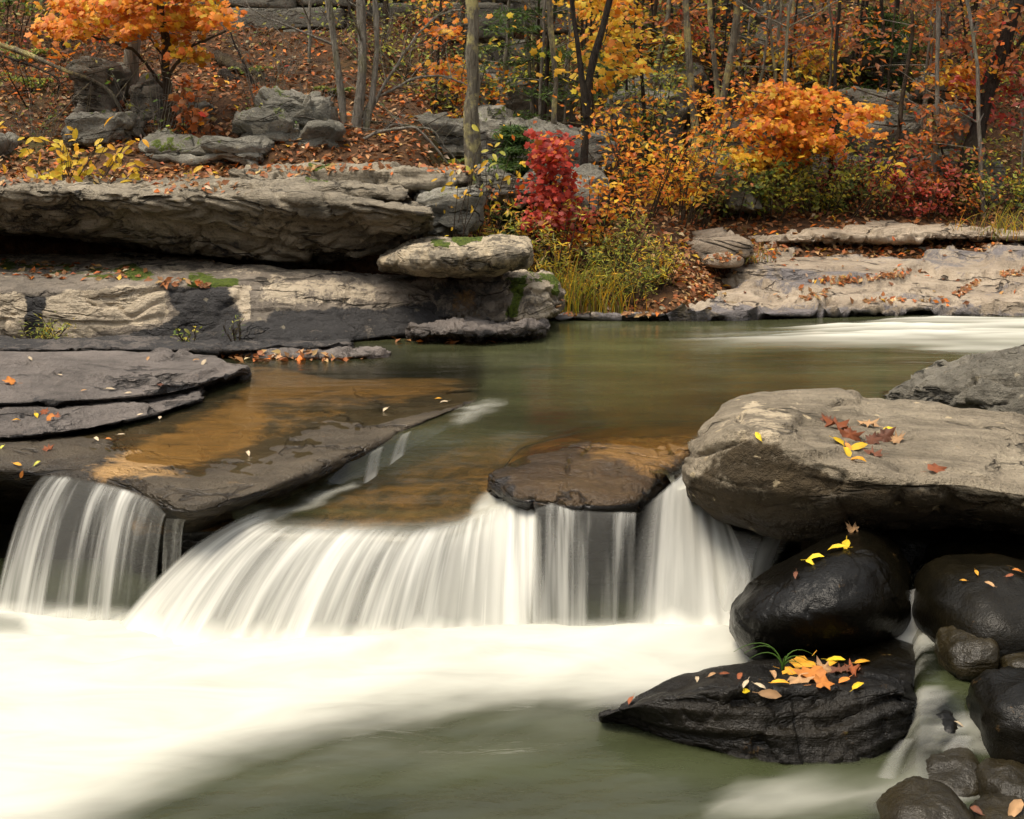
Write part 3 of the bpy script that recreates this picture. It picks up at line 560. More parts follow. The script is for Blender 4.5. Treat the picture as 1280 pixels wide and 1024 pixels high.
loft('dark_flat_rock', [
    st(752, ('z', 905, -.6), ('z', 891, -.33), ('z', 893, -.325), ('z', 896, -.32), ('z', 904, -.38), ('z', 908, -.6)),
    st(790, ('z', 900, -.6), ('z', 866, -.305), ('z', 874, -.30), ('z', 882, -.272), ('z', 916, -.385), ('z', 912, -.6)),
    st(835, ('z', 890, -.6), ('z', 847, -.285), ('z', 862, -.28), ('z', 872, -.235), ('z', 936, -.385), ('z', 925, -.6)),
    st(890, ('z', 880, -.6), ('z', 832, -.265), ('z', 850, -.262), ('z', 864, -.205), ('z', 955, -.385), ('z', 940, -.6)),
    st(960, ('z', 870, -.6), ('z', 823, -.26), ('z', 842, -.255), ('z', 858, -.195), ('z', 968, -.385), ('z', 950, -.6)),
    st(1040, ('z', 870, -.6), ('z', 818, -.26), ('z', 836, -.255), ('z', 852, -.19), ('z', 972, -.385), ('z', 955, -.6)),
    st(1098, ('z', 870, -.6), ('z', 820, -.26), ('z', 838, -.255), ('z', 856, -.195), ('z', 964, -.385), ('z', 950, -.6)),
    st(1132, ('z', 875, -.6), ('z', 832, -.27), ('z', 846, -.26), ('z', 868, -.22), ('z', 938, -.385), ('z', 930, -.6))],
    M['wetgrain'], ncol=190, nsec=160, rnd=1.8, cap=0.006, colsig=5, amp=0.014, freq=2.6, strata=0.030, sfreq=14, crack=0.008, cfreq=2.2, tilt=-0.14, chip=0.014, chfreq=2.0, chcrack=.2,
    masks={'wet': lambda U, V, p, n: 0.55 + 0 * U},
    label='long low black rock in the plunge pool carrying a pile of fallen leaves', cat='rock')
W_ = dict(masks=wetm)
stone('wet_rock', 1000, 812, 1168, 872, 3.75, 0.5, M['wet'], label='low black rock edge between the leaf covered rock and glossy boulder', masks=wetm, strata=0.01, sfreq=14)
stone('wet_rock', 1157, 714, 1330, 812, 3.85, 0.6, M['wet'], ex=3.0, label='dark rock with a flat grey top and small leaves right of the glossy boulder', masks={'wet': lambda U, V, p, n: 0.45 + 0 * U}, top=0.12)
stone('wet_rock', 1163, 688, 1320, 735, 4.25, 0.5, M['wet'], ex=2.6, label='low dark rock in shadow beneath the large tan boulder', masks=wetm)
stone('wet_rock', 1176, 790, 1240, 836, 3.62, 0.24, M['cobble'], ex=3.0, label='small reddish brown wet stone against the flat topped dark rock', masks=wetm, tiltx=0.25)
stone('wet_rock', 1243, 814, 1320, 852, 3.55, 0.22, M['cobble'], ex=2.4, label='small brown stone half under silky water', masks=wetm)
stone('wet_rock', 1221, 855, 1340, 958, 3.3, 0.35, M['wet'], ex=3.2, label='upright rounded black stone with smooth face in silky water', masks={'wet': lambda U, V, p, n: 0.5 + 0 * U})
stone('wet_rock', 1222, 960, 1300, 1008, 3.08, 0.22, M['cobble'], ex=2.3, label='small knobbly brown stone below the upright black stone', masks=wetm)
stone('wet_rock', 1096, 992, 1214, 1070, 2.98, 0.3, M['cobble'], ex=2.3, label='smooth olive brown stone at the edge of the lower water', masks=wetm, tiltx=0.12)
stone('wet_rock', 1136, 944, 1226, 1000, 3.2, 0.28, M['cobble'], ex=2.3, label='brown stone with thin water sliding over it', masks=wetm, tiltx=0.2)
stone('wet_rock', 1138, 890, 1200, 942, 3.38, 0.2, M['wet'], ex=2.4, label='small dark stone at the right end of the leaf covered rock', masks=wetm, tiltx=0.2)
stone('wet_rock', 1216, 1012, 1330, 1070, 2.9, 0.25, M['cobble'], ex=2.8, label='stone with a dry curled leaf on its corner', masks=wetm)
loft('shadow_rock', [st(1080, (690, 5.2), (640, 5.2), (650, 4.6), (700, 4.5), (760, 4.5)), st(1250, (690, 5.2), (640, 5.2), (650, 4.6), (700, 4.5), (770, 4.5)), st(1450, (690, 5.2), (640, 5.2), (650, 4.6), (700, 4.5), (770, 4.5))],
    M['wet'], ncol=50, nsec=50, amp=0.03, freq=3, label='dark rock base holding up the large tan boulder', cat='rock', masks=wetm)

# ------------------------------------------------------------------ far bank
def bank_st(u, vb, v3, v2, v1, ve):
    return st(u, (vb + 30, 11.9), (vb, 11.7), (v3, 10.8), (v2, 9.9), (v1, 9.25), ('z', ve - 3, .05), ('z', ve + 6, -.1), ('z', ve - 10, -.5))
loft('far_bank_slab', [bank_st(695, 372, 378, 384, 388, 396), bank_st(800, 352, 362, 374, 384, 396), bank_st(880, 318, 336, 358, 378, 397), bank_st(950, 300, 318, 348, 374, 395), bank_st(1050, 293, 312, 344, 370, 391),
    bank_st(1150, 290, 310, 340, 368, 389), bank_st(1290, 286, 304, 336, 366, 391), bank_st(1450, 284, 300, 332, 364, 392)],
    M['bank'], ncol=240, nsec=210, rnd=1.8, cap=0.1, colsig=7, amp=0.075, freq=0.9, strata=0.05, sfreq=14, crack=0.06, cfreq=0.7, chip=0.05, chfreq=0.8, terrace=(.085, .95),
    masks={'stain_shade': lambda U, V, p, n: np.maximum(0.75 * sstep(V + 6 * pn(p * 3), 378, 392), np.maximum(0.62 * polymask(U, V, [(1050,318),(1120,300),(1290,300),(1290,330),(1180,340)], 20), .22 + .6 * fbm(p * np.array([.8, 1.6, 1]), 3))),
           'cream': lambda U, V, p, n: 0.5 * polymask(U, V, [(860,340),(940,335),(960,360),(880,372)], 15)},
    label='broad sloping sandstone slab with leaf filled cracks on the far bank', cat='rock ledge')
loft('bank_step', [st(940, (312, 12.0), (288, 11.9), (294, 11.25), (301, 11.2), (309, 11.3)), st(1000, (312, 12.0), (282, 11.9), (290, 11.1), (302, 11.05), (309, 11.3)), st(1060, (310, 12.0), (276, 11.9), (286, 11.05), (299, 11.0), (307, 11.3)), st(1160, (306, 12.0), (277, 11.9), (286, 11.0), (296, 10.95), (304, 11.3)), st(1240, (304, 12.0), (281, 11.9), (289, 11.15), (296, 11.1), (302, 11.3)), st(1330, (304, 12.0), (280, 11.9), (288, 11.0), (296, 10.95), (304, 11.3))],
    M['bank'], ncol=170, nsec=100, rnd=1.0, cap=0.1, amp=0.025, freq=2.0, strata=0.03, sfreq=20, crack=0.05, cfreq=1.2, chip=0.06, chfreq=1.6, flat=.5, terrace=(.05, .8), label='low rock step along the top of the far bank slab', cat='rock ledge')
stone('bank_rock', 845, 296, 934, 322, 10.6, 0.9, M['bank'], ex=6, chip=.05, chfreq=2.2, crack=.03, label='tilted block with a dark hollow at the left end of the far slab', strata=0.015, res=(56, 36), tiltx=0.08)
stone('bank_rock', 876, 317, 928, 334, 10.1, 0.35, M['bank'], ex=2.8, label='small loose stone in front of the tilted block on the far bank')
# hillside stones
BG = [(330,117,418,158,10.9,.6,'cliff','pale square topped boulder on stacked plates beside the clump of grey trunks'),
      (300,150,385,174,10.75,.5,'cliff','dark angular plate under the pale square topped boulder'), (352,156,428,184,10.7,.45,'cliff','dark slab wedged below the pale boulder, next to grey trunks'),
      (100,78,158,150,11.6,.6,'cliff','dark triangular boulder behind the big grey trunk'), (88,138,175,172,10.8,.5,'cliff','rounded grey boulder above the yellow leaved shrub'),
      (178,174,300,200,10.5,.5,'cliff','low grey rock outcrop below the orange maple'), (255,172,335,202,10.4,.5,'cliff','mossy grey rock on the slope below the pale boulder'),
      (-60,172,20,215,10.6,.6,'cliff','grey rock beside the yellow leaved shrub at the slope foot'), (172,95,200,155,11.4,.5,'cliff','grey boulder behind the orange maple stem'),
      (222,125,262,160,11.2,.4,'cliff','small grey boulder right of the orange maple stem'),
      (590,150,660,205,10.9,.5,'cliff','leaning slab right of the lichen covered trunk'), (648,160,775,205,10.9,.7,'cliff','wide pale flat slab behind the red shrub'),
      (600,205,700,250,9.9,.6,'cliff','dark rock in shade left of the red shrub'), (520,238,600,292,9.2,.5,'cliff','broken pale rock between ledge tip and rounded slab'),
      (460,145,600,190,11.6,.5,'cliff','long tilted plate lying between clump and lichen covered trunk'),
      (520,85,625,160,13.0,.7,'cliff','grey cliff block behind the lichen covered trunk'), (620,110,720,170,12.6,.6,'cliff','dark cliff block behind the hemlock sapling'),
      (775,92,870,140,13.2,.8,'cliff','pale topped rock step high on the middle slope'), (760,120,850,200,12.6,.6,'cliff','shaded rock under the high rock step'),
      (1045,112,1130,146,13.4,.8,'cliff','rounded boulder on top of the right cliff'), (1050,140,1215,205,13.2,.9,'cliff','large grey cliff block behind the orange sapling'),
      (1000,195,1120,250,12.9,.8,'cliff','low grey cliff block behind the green shrubs'), (1110,195,1240,262,12.9,.8,'cliff','cracked grey cliff block at the foot of the leaning trunk'),
      (1150,98,1190,122,13.6,.5,'cliff','small pale boulder on the rim of the right cliff'), (1040,45,1130,95,14.6,.8,'cliff','mossy boulder high above the right cliff'),
      (880,150,960,230,12.8,.8,'cliff','shaded rock face left of the orange sapling'), (860,195,930,255,11.9,.6,'cliff','dark rock behind the yellow green undergrowth'),
      (940,5,1010,70,14.6,.8,'cliff','tall pale rock standing among thin trunks'), (700,215,760,262,10.2,.5,'cliff','pale stone half hidden behind the red shrub'),
      (900,215,950,262,11.8,.4,'cliff','grey stone behind the green bushes at the slab top')]
for (u0, v0, u1, v1, Y, dp, mt, lb) in BG:
    stone('hillside_rock', u0, v0, u1, v1 + 8, Y, dp, M[mt], ex=4.0, label=lb, res=(60, 40), strata=0.05, sfreq=6, crack=0.03, amp=0.05, freq=2.0, chip=0.10, chfreq=2.2, tiltx=random.uniform(-.12, .12),
          masks={'moss': lambda U, V, p, n: 0.26 * sstep(n[:, 2], 0.6, 0.95) + 0.25 * pn(p * 2)})
for (u0, v0, u1, v1, Y, lb) in [(225, -120, 430, 70, 14.2, 'tall flat grey cliff face with horizontal cracks behind the maple'), (420, -80, 640, 110, 14.6, 'grey cliff face behind the clump of grey trunks'), (640, -90, 960, 60, 15.6, 'shaded cliff above the middle slope')]:
    root = empty('cliff', (PY((u0 + u1) / 2, v1, Y)), lb, 'cliff'); k = 0; vv = v0
    for dv in (90, 45, 28, 40, 30, 40):
        if vv > v1: break
        uu = u0 + random.randint(-25, 0)
        while uu < u1:
            wd = random.randint(110, 240); stone('block', uu, vv, min(uu + wd, u1 + 20), min(vv + dv, v1 + 20), Y + random.uniform(-.06, .06), 1.2, M['cliff'], ex=14, res=(56, 34), amp=0.035, freq=2, strata=0.03, sfreq=5, chip=.05, chfreq=1.8, parent=root); uu += wd
        vv += dv

# ------------------------------------------------------------------ water
bpy.context.view_layer.update(); DG = bpy.context.evaluated_depsgraph_get()
def drop(p, far=3.0):
    h = SC.ray_cast(DG, Vector(p), Vector((0, 0, -1)), distance=far); return (p[2] - h[1].z) if h[0] else far
lip_px = [(-500,560,0.),(0,562,0.),(62,572,0.),(130,582,0.),(185,595,0.),(215,610,0.),(262,612,-.02),(296,652,-.09),(320,658,-.10),(345,659,-.10),(460,661,-.10),(520,663,-.10),(560,657,-.10),(600,646,-.09),(632,634,-.08),(650,600,-.02),(690,585,0.),(795,585,0.),(822,614,-.06),(868,598,-.06),(960,600,-.05),(1300,600,0.)]
lip = np.array([PZ(u, v, z) for u, v, z in lip_px])
chan = [(205,700),(262,660),(330,634),(400,606),(460,580),(505,556),(555,532),(610,512),(780,525),(650,568),(628,600),(640,640),(690,640),(690,720)]
chan2 = [(800,720),(846,596),(872,560),(900,560),(960,720)]
xs = np.concatenate([np.linspace(-14, -2.3, 30), np.linspace(-2.25, 2.6, 250), np.linspace(2.7, 14, 30)]); tt = np.linspace(0, 1, 130) ** 1.25
yf = np.interp(xs, lip[:, 0], lip[:, 1]); yf = np.where(xs < -2.3, 4.75, np.where(xs > 1.2, 4.75, yf))
X, T = np.meshgrid(xs, tt, indexing='ij'); Yg = yf[:, None] + T * (9.6 - yf[:, None]); Z = np.zeros_like(X)
SK = np.linspace(1, 0.02, 10) * 0.07
Zt = -0.10 * sstep(Yg, 5.9, 4.55)
U, Vv = proj(np.stack([X, Yg, Zt], -1)); ch = np.maximum(polymask(U, Vv, chan, 9), polymask(U, Vv, chan2, 8))
U, Vv = proj(np.stack([X, Yg, Zt * (ch > .3)], -1))
Z = -0.10 * ch * sstep(Yg, 5.9, 4.55) + 0.004 * fbm(np.stack([X * 1.2, Yg * 3, 0 * X], -1), 3)
flow = fbm(np.stack([X * 1.1, Yg * 9, 0 * X], -1), 4)
rap = polymask(U + 14 * flow, Vv + 5 * flow, [(820,429),(900,422),(1000,416),(1100,408),(1180,402),(1500,400),(1500,427),(1180,430),(1000,431),(900,433)], 9)
rap *= sstep(U, 790, 1120) * (0.80 + 0.7 * flow)
rap2 = 0.55 * polymask(U + 20 * flow, Vv, [(1100,428),(1500,420),(1500,445),(1200,440)], 6)
Z += 0.035 * rap
foam = np.maximum.reduce([rap, rap2, 0.38 * polymask(U + 5 * flow, Vv + 5 * flow, [(566,524),(590,511),(612,504),(630,506),(600,516),(575,528)], 8), 0.0 * ch * polymask(U + 6 * flow, Vv + 6 * flow, [(455,608),(472,586),(500,560),(512,556),(486,588),(462,612)], 7),
        0.42 * polymask(U + 6 * flow, Vv + 4 * flow, [(280,668),(310,652),(345,638),(395,622),(440,604),(444,607),(395,629),(350,648),(320,664)], 5), ch * 0.25 * sstep(Vv - np.interp(U, [300, 345, 460, 520, 560, 600, 640], [650, 657, 659, 661, 655, 643, 626]), -14, 4) * (.7 + .6 * flow) * sstep(U, 290, 310) * sstep(U, 700, 660),
        ch * 0.8 * polymask(U, Vv, [(585,650),(600,625),(622,612),(650,632),(680,640),(640,660)], 8), 0.8 * polymask(U, Vv, [(840,640),(850,600),(866,577),(890,580),(900,640)], 6)])
foam = np.clip(foam * (0.9 + 0.35 * flow), 0, 0.96)
def skirt(A, f): return np.concatenate([f(A[:, :1]), A], 1)      # the surface bends over the lip
inlip = sstep(xs, lip[7, 0], lip[8, 0] + .05) * sstep(xs, lip[14, 0] + .02, lip[14, 0] - .05)
X = skirt(X, lambda a: a - .35 * SK[None] * (inlip * (xs < -.35))[:, None]); Yg = skirt(Yg, lambda a: a - SK[None] * (.02 + .98 * inlip[:, None])); Z = skirt(Z, lambda a: a - 11 * (SK[None] ** 2) * inlip[:, None]); foam = skirt(foam, lambda a: a + 0 * SK[None])
Vp = np.stack([X, Yg, Z], -1).reshape(-1, 3)
dep = np.array([drop((p[0], p[1], p[2] + 0.002)) if -4 < p[0] < 5 else 0.5 for p in Vp])
murk = (1 - np.exp(-4.2 * np.clip(dep, 0, 2))).reshape(X.shape); k0 = len(SK)
nl = inlip[:, None] * sstep(Yg, yf[:, None] + .45, yf[:, None] + .05); murk = murk * (1 - nl) + nl * .16; murk[:, :k0] = murk[:, k0:k0 + 1]; murk = gsmooth(murk, 1.2)
pool = mobj('stream_pool', Vp, [grid_faces(*X.shape)], M['pool'], origin=(0, 0, 0), attrs={'murk': murk, 'foam': foam})
if pool.data.polygons[0].normal.z < 0: pool.data.flip_normals()
tag(pool, 'calm green brown stream pool above the waterfall', None, None, 'structure')

# plunge pool
xs = np.concatenate([np.linspace(-14, -2.0, 24), np.linspace(-1.95, 2.0, 240), np.linspace(2.1, 14, 24)]); ys = np.concatenate([np.linspace(-40, 2.4, 16), np.linspace(2.5, 4.95, 190)])
X, Yg = np.meshgrid(xs, ys, indexing='ij'); Z = np.full_like(X, -0.36); U, Vv = proj(np.stack([X, np.maximum(Yg, 1.2), Z], -1))
fl = fbm(np.stack([X * 2.2 + Yg * 1.2, Yg * 5 - X * 2.4, 0 * X], -1), 4); fl2 = fbm(np.stack([X * 1.3, Yg * 2.2 - X * .7, 0 * X + 4], -1), 3)
wu, wv = U + 16 * fl2, Vv + 9 * fl + 8 * fl2 - 26
big = [(-900,600),(0,650),(400,700),(900,700),(960,790),(915,812),(860,822),(780,830),(680,832),(580,836),(470,852),(350,884),(230,928),(120,972),(40,1012),(-200,1110),(-900,1400)]
f1 = polymask(wu, wv, big, 74); f1 = 0.72 * sstep(f1, 0.10, 0.62) + 0.28 * sstep(f1, 0.5, 0.95)
veil = 0.07 * (0.7 + fl) * polymask(wu, wv, [(350,915),(560,850),(800,828),(880,840),(780,880),(730,905),(600,930),(430,960),(200,1010)], 55)
lowr = 0.42 * polymask(U + 40 * fl, Vv + 16 * fl, [(930,990),(980,975),(1060,982),(1125,970),(1150,985),(1110,1004),(1000,1010),(900,1016)], 34) * (0.75 + 0.5 * fl2)
lowr2 = 0.03 * polymask(U + 30 * fl, Vv + 14 * fl, [(500,990),(760,955),(900,975),(1000,1080),(500,1080)], 40)
side_up = sstep(Vv, 1040, 870) * sstep(U, 1118, 1150) * sstep(Vv, 640, 700)
sidef = sstep(U, 1110, 1150) * (0.10 + 0.9 * fl + 0.3 * fl2) * sstep(Vv, 700, 800)
film = 0.4 * polymask(U, Vv, [(900,822),(960,812),(1050,800),(1130,790),(1160,800),(1160,828),(1020,822)], 8)
dark_eddy = 0.6 * polymask(wu, Vv, [(-60,778),(28,782),(30,798),(-60,806)], 12)
f1 = f1 * sstep(Vv - np.interp(U, [0, 150, 200, 400, 670, 800, 900, 980], [756, 764, 776, 792, 780, 780, 772, 770]), -12, 14)
foam = np.clip(np.maximum.reduce([f1 - dark_eddy, veil, lowr, lowr2, sidef, film]), 0, 0.985)
mound = 0.035 * polymask(U, Vv, [(-900,770),(0,775),(200,790),(400,808),(670,796),(900,790),(960,800),(800,815),(500,838),(200,838),(0,825),(-900,830)], 22)
Z = Z + 0.13 * side_up + mound * (1 + 1.2 * fl2 + .5 * fl) + 0.012 * f1 * fl2 + 0.006 * fl
Vp = np.stack([X, Yg, Z], -1).reshape(-1, 3)
dep = np.array([drop((p[0], p[1], p[2] + 0.002)) if abs(p[0]) < 3 and p[1] > 2 else 0.5 for p in Vp])
murk = gsmooth((1 - np.exp(-5.0 * np.clip(dep, 0, 2))).reshape(X.shape), 1.2)
plunge = mobj('plunge_pool', Vp, [grid_faces(*X.shape)], M['plunge'], origin=(0, 0, 0), attrs={'murk': murk, 'foam': foam})
if plunge.data.polygons[0].normal.z < 0: plunge.data.flip_normals()
tag(plunge, 'milky white foaming plunge pool below the waterfall', None, None, 'structure')

def fall(name, pts, mat, label, ncol=150, nrow=60, a=0.06, opt=1.0, ridge=0.012, fade=(0.03, 0.03), top=0.10, z1=-.385, bot=None, dens=None, mst=.72):
    """pts: (lip u, v, z, base u, v) left to right; the water leaves the lip level and falls in an arc"""
    q = np.linspace(0, 1, ncol); k = np.linspace(0, 1, len(pts)); A = np.array([PZ(p[0], p[1], p[2]) for p in pts]); B = np.array([PZ(p[3], p[4], p[5] if len(p) > 5 else z1) for p in pts])
    A = A + np.array([0, .012, .008]); A = gsmooth(np.stack([np.interp(q, k, A[:, i]) for i in range(3)], -1), 4); B = gsmooth(np.stack([np.interp(q, k, B[:, i]) for i in range(3)], -1), 4)
    s = np.linspace(0, 1, nrow); B = B + (B - A) * [.03, .03, 0]
    G = A[:, None] * (1 - s)[None, :, None] + B[:, None] * s[None, :, None]
    G[..., 2] = A[:, None, 2] + (B[:, None, 2] - A[:, None, 2]) * (a * s + (1 - a) * s * s)[None, :]
    across = np.concatenate([[0], np.cumsum(np.linalg.norm(np.diff((A + B) / 2, axis=0), axis=1))])
    n = grid_normals(G); n *= np.sign(-n[..., 1:2] + 1e-6)
    r = pn(np.stack([np.broadcast_to(across[:, None] * 26, G.shape[:2]), np.broadcast_to(s[None] * 0.6, G.shape[:2]), 0 * G[..., 0]], -1)) + 0.6 * pn(np.stack([np.broadcast_to(across[:, None] * 9, G.shape[:2]), np.broadcast_to(s[None] * 0.5, G.shape[:2]), 3 + 0 * G[..., 0]], -1))
    G = G + n * (ridge * r * (0.3 + s[None] * 0.7))[..., None]
    op = opt * sstep(s, 0, top)[None, :] * (sstep(q, 0, fade[0]) * sstep(q, 1, 1 - fade[1]))[:, None]
    if bot is not None: op = op * (1 - (1 - bot) * sstep(s, 0.6, 1.0))[None, :]
    ed = (sstep(q, 0, fade[0] + .02) * sstep(q, 1, .98 - fade[1]))[:, None]; wob = 0.06 * pn(np.stack([across * 9, 0 * across, 0 * across], -1))[:, None]
    mist = opt * ed * sstep(s[None] + wob, mst, min(mst + .27, 1.0))
    if dens is not None: mist = np.maximum(mist, np.interp(q, k, dens)[:, None] * ed * sstep(s, 0.02, top + .1)[None])
    at = {'mist': mist, 'across': np.broadcast_to(across[:, None], G.shape[:2]) , 'along': np.broadcast_to(s[None], G.shape[:2]), 'op': op}
    o = mobj(name, G.reshape(-1, 3), [grid_faces(ncol, nrow)], mat, attrs=at)
    return tag(o, label, None, None, 'structure')
main_pts = [(348,636,-.06,146,785),(340,650,-.09,185,800),(356,658,-.10,236,810),(420,660,-.10,318,815),(480,661,-.10,400,818),(530,662,-.10,470,818),(570,654,-.10,532,815),(600,642,-.09,582,808),(630,626,-.07,622,800),(655,630,-.07,655,795),(675,642,-.06,672,792)]
fall('waterfall', main_pts, M['fall'], 'wide white curtain of the main waterfall fanning to the left', ncol=340, nrow=80, top=.24, dens=[.1,.15,.2,.2,.25,.25,.3,.5,.8,.45,.0])
fall('waterfall', [(p[0] + 3, p[1] - 1, p[2] - .012, p[3] + 8, p[4] - 3) for p in main_pts], M['silk'], 'inner sheet of the main waterfall', ncol=220, nrow=50, ridge=0.006, opt=0.75, top=.3)
fall('waterfall', [(55,596,0.,-10,775),(85,598,.002,30,785),(115,604,.002,75,788),(150,612,.0,115,786),(182,624,.0,150,785),(196,634,-.01,168,782),(208,648,-.03,195,780)], M['strands'], 'thin veil of water falling off the left corner of the shelf', ncol=200, nrow=60, ridge=0.008, mst=.92)
fall('waterfall', [(208,652,-.03,202,775),(232,654,-.05,226,760)], M['strands'], 'narrow trickle between left veil and main waterfall', ncol=40, nrow=40, opt=0.8, ridge=0.004)
fall('waterfall', [(668,640,-.02,664,795),(690,632,-.01,690,795),(715,641,-.01,716,795),(760,644,-.012,758,795),(797,644,-.02,792,795)], M['strands'], 'thin stranded veil falling in front of the midstream rock', ncol=200, nrow=60, ridge=0.007, mst=.92)
fall('waterfall', [(800,640,-.07,770,800),(830,615,-.05,815,800),(858,590,-.03,860,805),(872,580,-.03,905,805),(885,610,-.08,945,800),(905,650,-.13,960,795)], M['silk'], 'soft white fall squeezed between midstream rock and large boulder', ncol=160, nrow=50, ridge=0.01, fade=(0.25, 0.12), opt=1.0, dens=[0,.3,.55,.5,.25,0])
fall('waterfall', [(900,660,-.14,885,800),(950,672,-.15,925,800),(1010,668,-.14,950,760)], M['silk'], 'pale water slipping out from under the large boulder', ncol=80, nrow=40, ridge=0.006, fade=(0.3, 0.2), opt=0.75)
fall('waterfall', [(1138,742,-.16,1108,806,-.28),(1158,738,-.16,1135,806,-.28),(1178,738,-.16,1160,804,-.28)], M['silk'], 'small spill between glossy black boulder and flat topped dark rock', ncol=60, nrow=36, ridge=0.004, fade=(0.3, 0.3), opt=0.8)
fall('waterfall', [(1128,930,-.31,1085,985),(1150,928,-.31,1120,990)], M['silk'], 'little spill at the right end of the leaf covered rock', ncol=40, nrow=24, ridge=0.003, fade=(0.45, 0.45), opt=0.45)
fall('waterfall', [(1195,925,-.29,1150,985),(1225,925,-.29,1200,990)], M['silk'], 'little spill over the brown stone', ncol=40, nrow=24, ridge=0.003, fade=(0.35, 0.35), opt=0.6)

fall('waterfall', [(462,570,.01,452,606,-.07),(472,564,.012,464,600,-.07),(482,560,.01,474,592,-.06)], M['silk'], 'little side spill over the shelf rim into the chute', ncol=40, nrow=24, ridge=0.002, fade=(0.3, 0.3), opt=0.7)
fall('waterfall', [(500,548,.01,484,584,-.05),(516,540,.01,508,566,-.04)], M['silk'], 'second side spill near the tip of the shelf rim', ncol=40, nrow=24, ridge=0.002, fade=(0.3, 0.3), opt=0.6)

# ------------------------------------------------------------------ plants: tubes and leaves
class Acc:
    def __init__(s): s.V = []; s.F3 = []; s.F4 = []; s.C = []; s.n = 0
    def tube(s, P, R, sides=6):
        P = np.asarray(P, float); R = np.asarray(R, float); d = np.gradient(P, axis=0); d /= np.linalg.norm(d, axis=1)[:, None] + 1e-9
        ref = np.array([0.3, 1.0, 0.1]) if abs(d[0][2]) > 0.7 else np.array([0, 0, 1.0]); a = np.cross(d, ref); a /= np.linalg.norm(a, axis=1)[:, None] + 1e-9; b = np.cross(d, a)
        th = np.linspace(0, 2 * np.pi, sides, endpoint=False)
        V = P[:, None] + R[:, None, None] * (np.cos(th)[None, :, None] * a[:, None] + np.sin(th)[None, :, None] * b[:, None])
        s.V.append(V.reshape(-1, 3)); s.F4.append(grid_faces(len(P), sides, True) + s.n); s.n += V.size // 3
    def obj(s, name, mat, parent, smooth=True):
        V = np.concatenate(s.V); fs = ([np.concatenate(s.F3)] if s.F3 else []) + ([np.concatenate(s.F4)] if s.F4 else [])
        return mobj(name, V, fs, mat, parent, colors=np.concatenate(s.C) if s.C else None, smooth=smooth)
    def leaves(s, cen, size, nrm, col, tpl='quad'):
        T, TF = TPL[tpl]; N = len(cen)
        if N == 0: return
        nrm = nrm / (np.linalg.norm(nrm, axis=1)[:, None] + 1e-9); r = rng.normal(size=(N, 3)); x = np.cross(nrm, r); x /= np.linalg.norm(x, axis=1)[:, None] + 1e-9; y = np.cross(nrm, x)
        sz = np.broadcast_to(np.asarray(size, float), (N,)); curl = rng.uniform(0.3, 1.7, N)
        V = cen[:, None] + sz[:, None, None] * (T[None, :, 0, None] * x[:, None] + T[None, :, 1, None] * y[:, None] + (T[None, :, 2] * curl[:, None])[..., None] * nrm[:, None])
        k = len(T); s.V.append(V.reshape(-1, 3)); s.F3.append((TF[None] + (np.arange(N) * k)[:, None, None]).reshape(-1, 3) + s.n); s.n += N * k
        s.C.append(np.repeat(np.asarray(col), k, axis=0))
def fan(pts): 
    T = np.array(pts, float); n = len(T) - 1; return T, np.array([[0, 1 + i, 1 + (i + 1) % n] for i in range(n)])
mp = [(0, .1, .04)] + [(r * math.sin(a), r * math.cos(a) + .1, -.10 * r) for a, r in zip(np.radians([0, 22, 40, 62, 88, 112, 150, 180, 210, 248, 272, 298, 320, 338]), [.60, .38, .40, .55, .35, .45, .36, .24, .36, .45, .35, .55, .40, .38])]
ov = [(0, 0, .03), (0, .5, -.08), (.17, .25, .03), (.2, -.05, .05), (.12, -.35, .02), (0, -.5, -.04), (-.12, -.35, .02), (-.2, -.05, .05), (-.17, .25, .03)]
TPL = {'maple': fan(mp), 'oval': fan(ov), 'quad': (np.array([(0, .5, -.06), (.26, 0, .08), (0, -.5, -.04), (-.26, 0, .08)]), np.array([[0, 1, 2], [0, 2, 3]])),
       'lance': (np.array([(0, .6, -.08), (.11, 0, .05), (0, -.5, 0), (-.11, 0, .05)]), np.array([[0, 1, 2], [0, 2, 3]])),
       'needle': (np.array([(0, .6, -.05), (.035, 0, .0), (0, -.5, 0), (-.035, 0, .0)]), np.array([[0, 1, 2], [0, 2, 3]]))}
C_ = dict(orange=(.82,.29,.022), deep=(.68,.17,.018), gold=(.82,.46,.035), yellow=(.80,.57,.045), red=(.46,.042,.018), crim=(.32,.026,.014), rust=(.42,.135,.04), brown=(.27,.12,.045), tan=(.52,.31,.13),
          green=(.11,.17,.032), olive=(.29,.27,.06), lime=(.48,.50,.07), dkgreen=(.075,.135,.034), pink=(.56,.13,.10), pale=(.62,.49,.31))
PAL = dict(maple=[('orange', 5), ('deep', 2.5), ('gold', 2)], mapleY=[('orange', 2), ('gold', 5), ('yellow', 2)], orange=[('orange', 4), ('deep', 2), ('gold', 3), ('rust', 1)], gold=[('gold', 4), ('yellow', 3), ('orange', 2), ('olive', 1)],
           yellow=[('yellow', 5), ('gold', 3), ('lime', 1)], red=[('red', 5), ('crim', 2), ('deep', 1)], rust=[('rust', 5), ('deep', 1.6), ('brown', 4), ('orange', .7), ('red', .4), ('olive', .8)], green=[('green', 4), ('olive', 3), ('lime', 1.2)],
           lime=[('lime', 3), ('olive', 3), ('green', 2), ('yellow', 1)], golden=[('lime', 2), ('gold', 2), ('olive', 3), ('yellow', 2), ('tan', 1)], litter=[('brown', 7), ('rust', 3), ('tan', 2.2), ('deep', .7), ('gold', .2), ('pale', .3)],
           hemlock=[('dkgreen', 4), ('green', 2)], pinkred=[('pink', 3), ('red', 2), ('rust', 2)], dull=[('olive', 3), ('brown', 2), ('rust', 2), ('green', 1)])
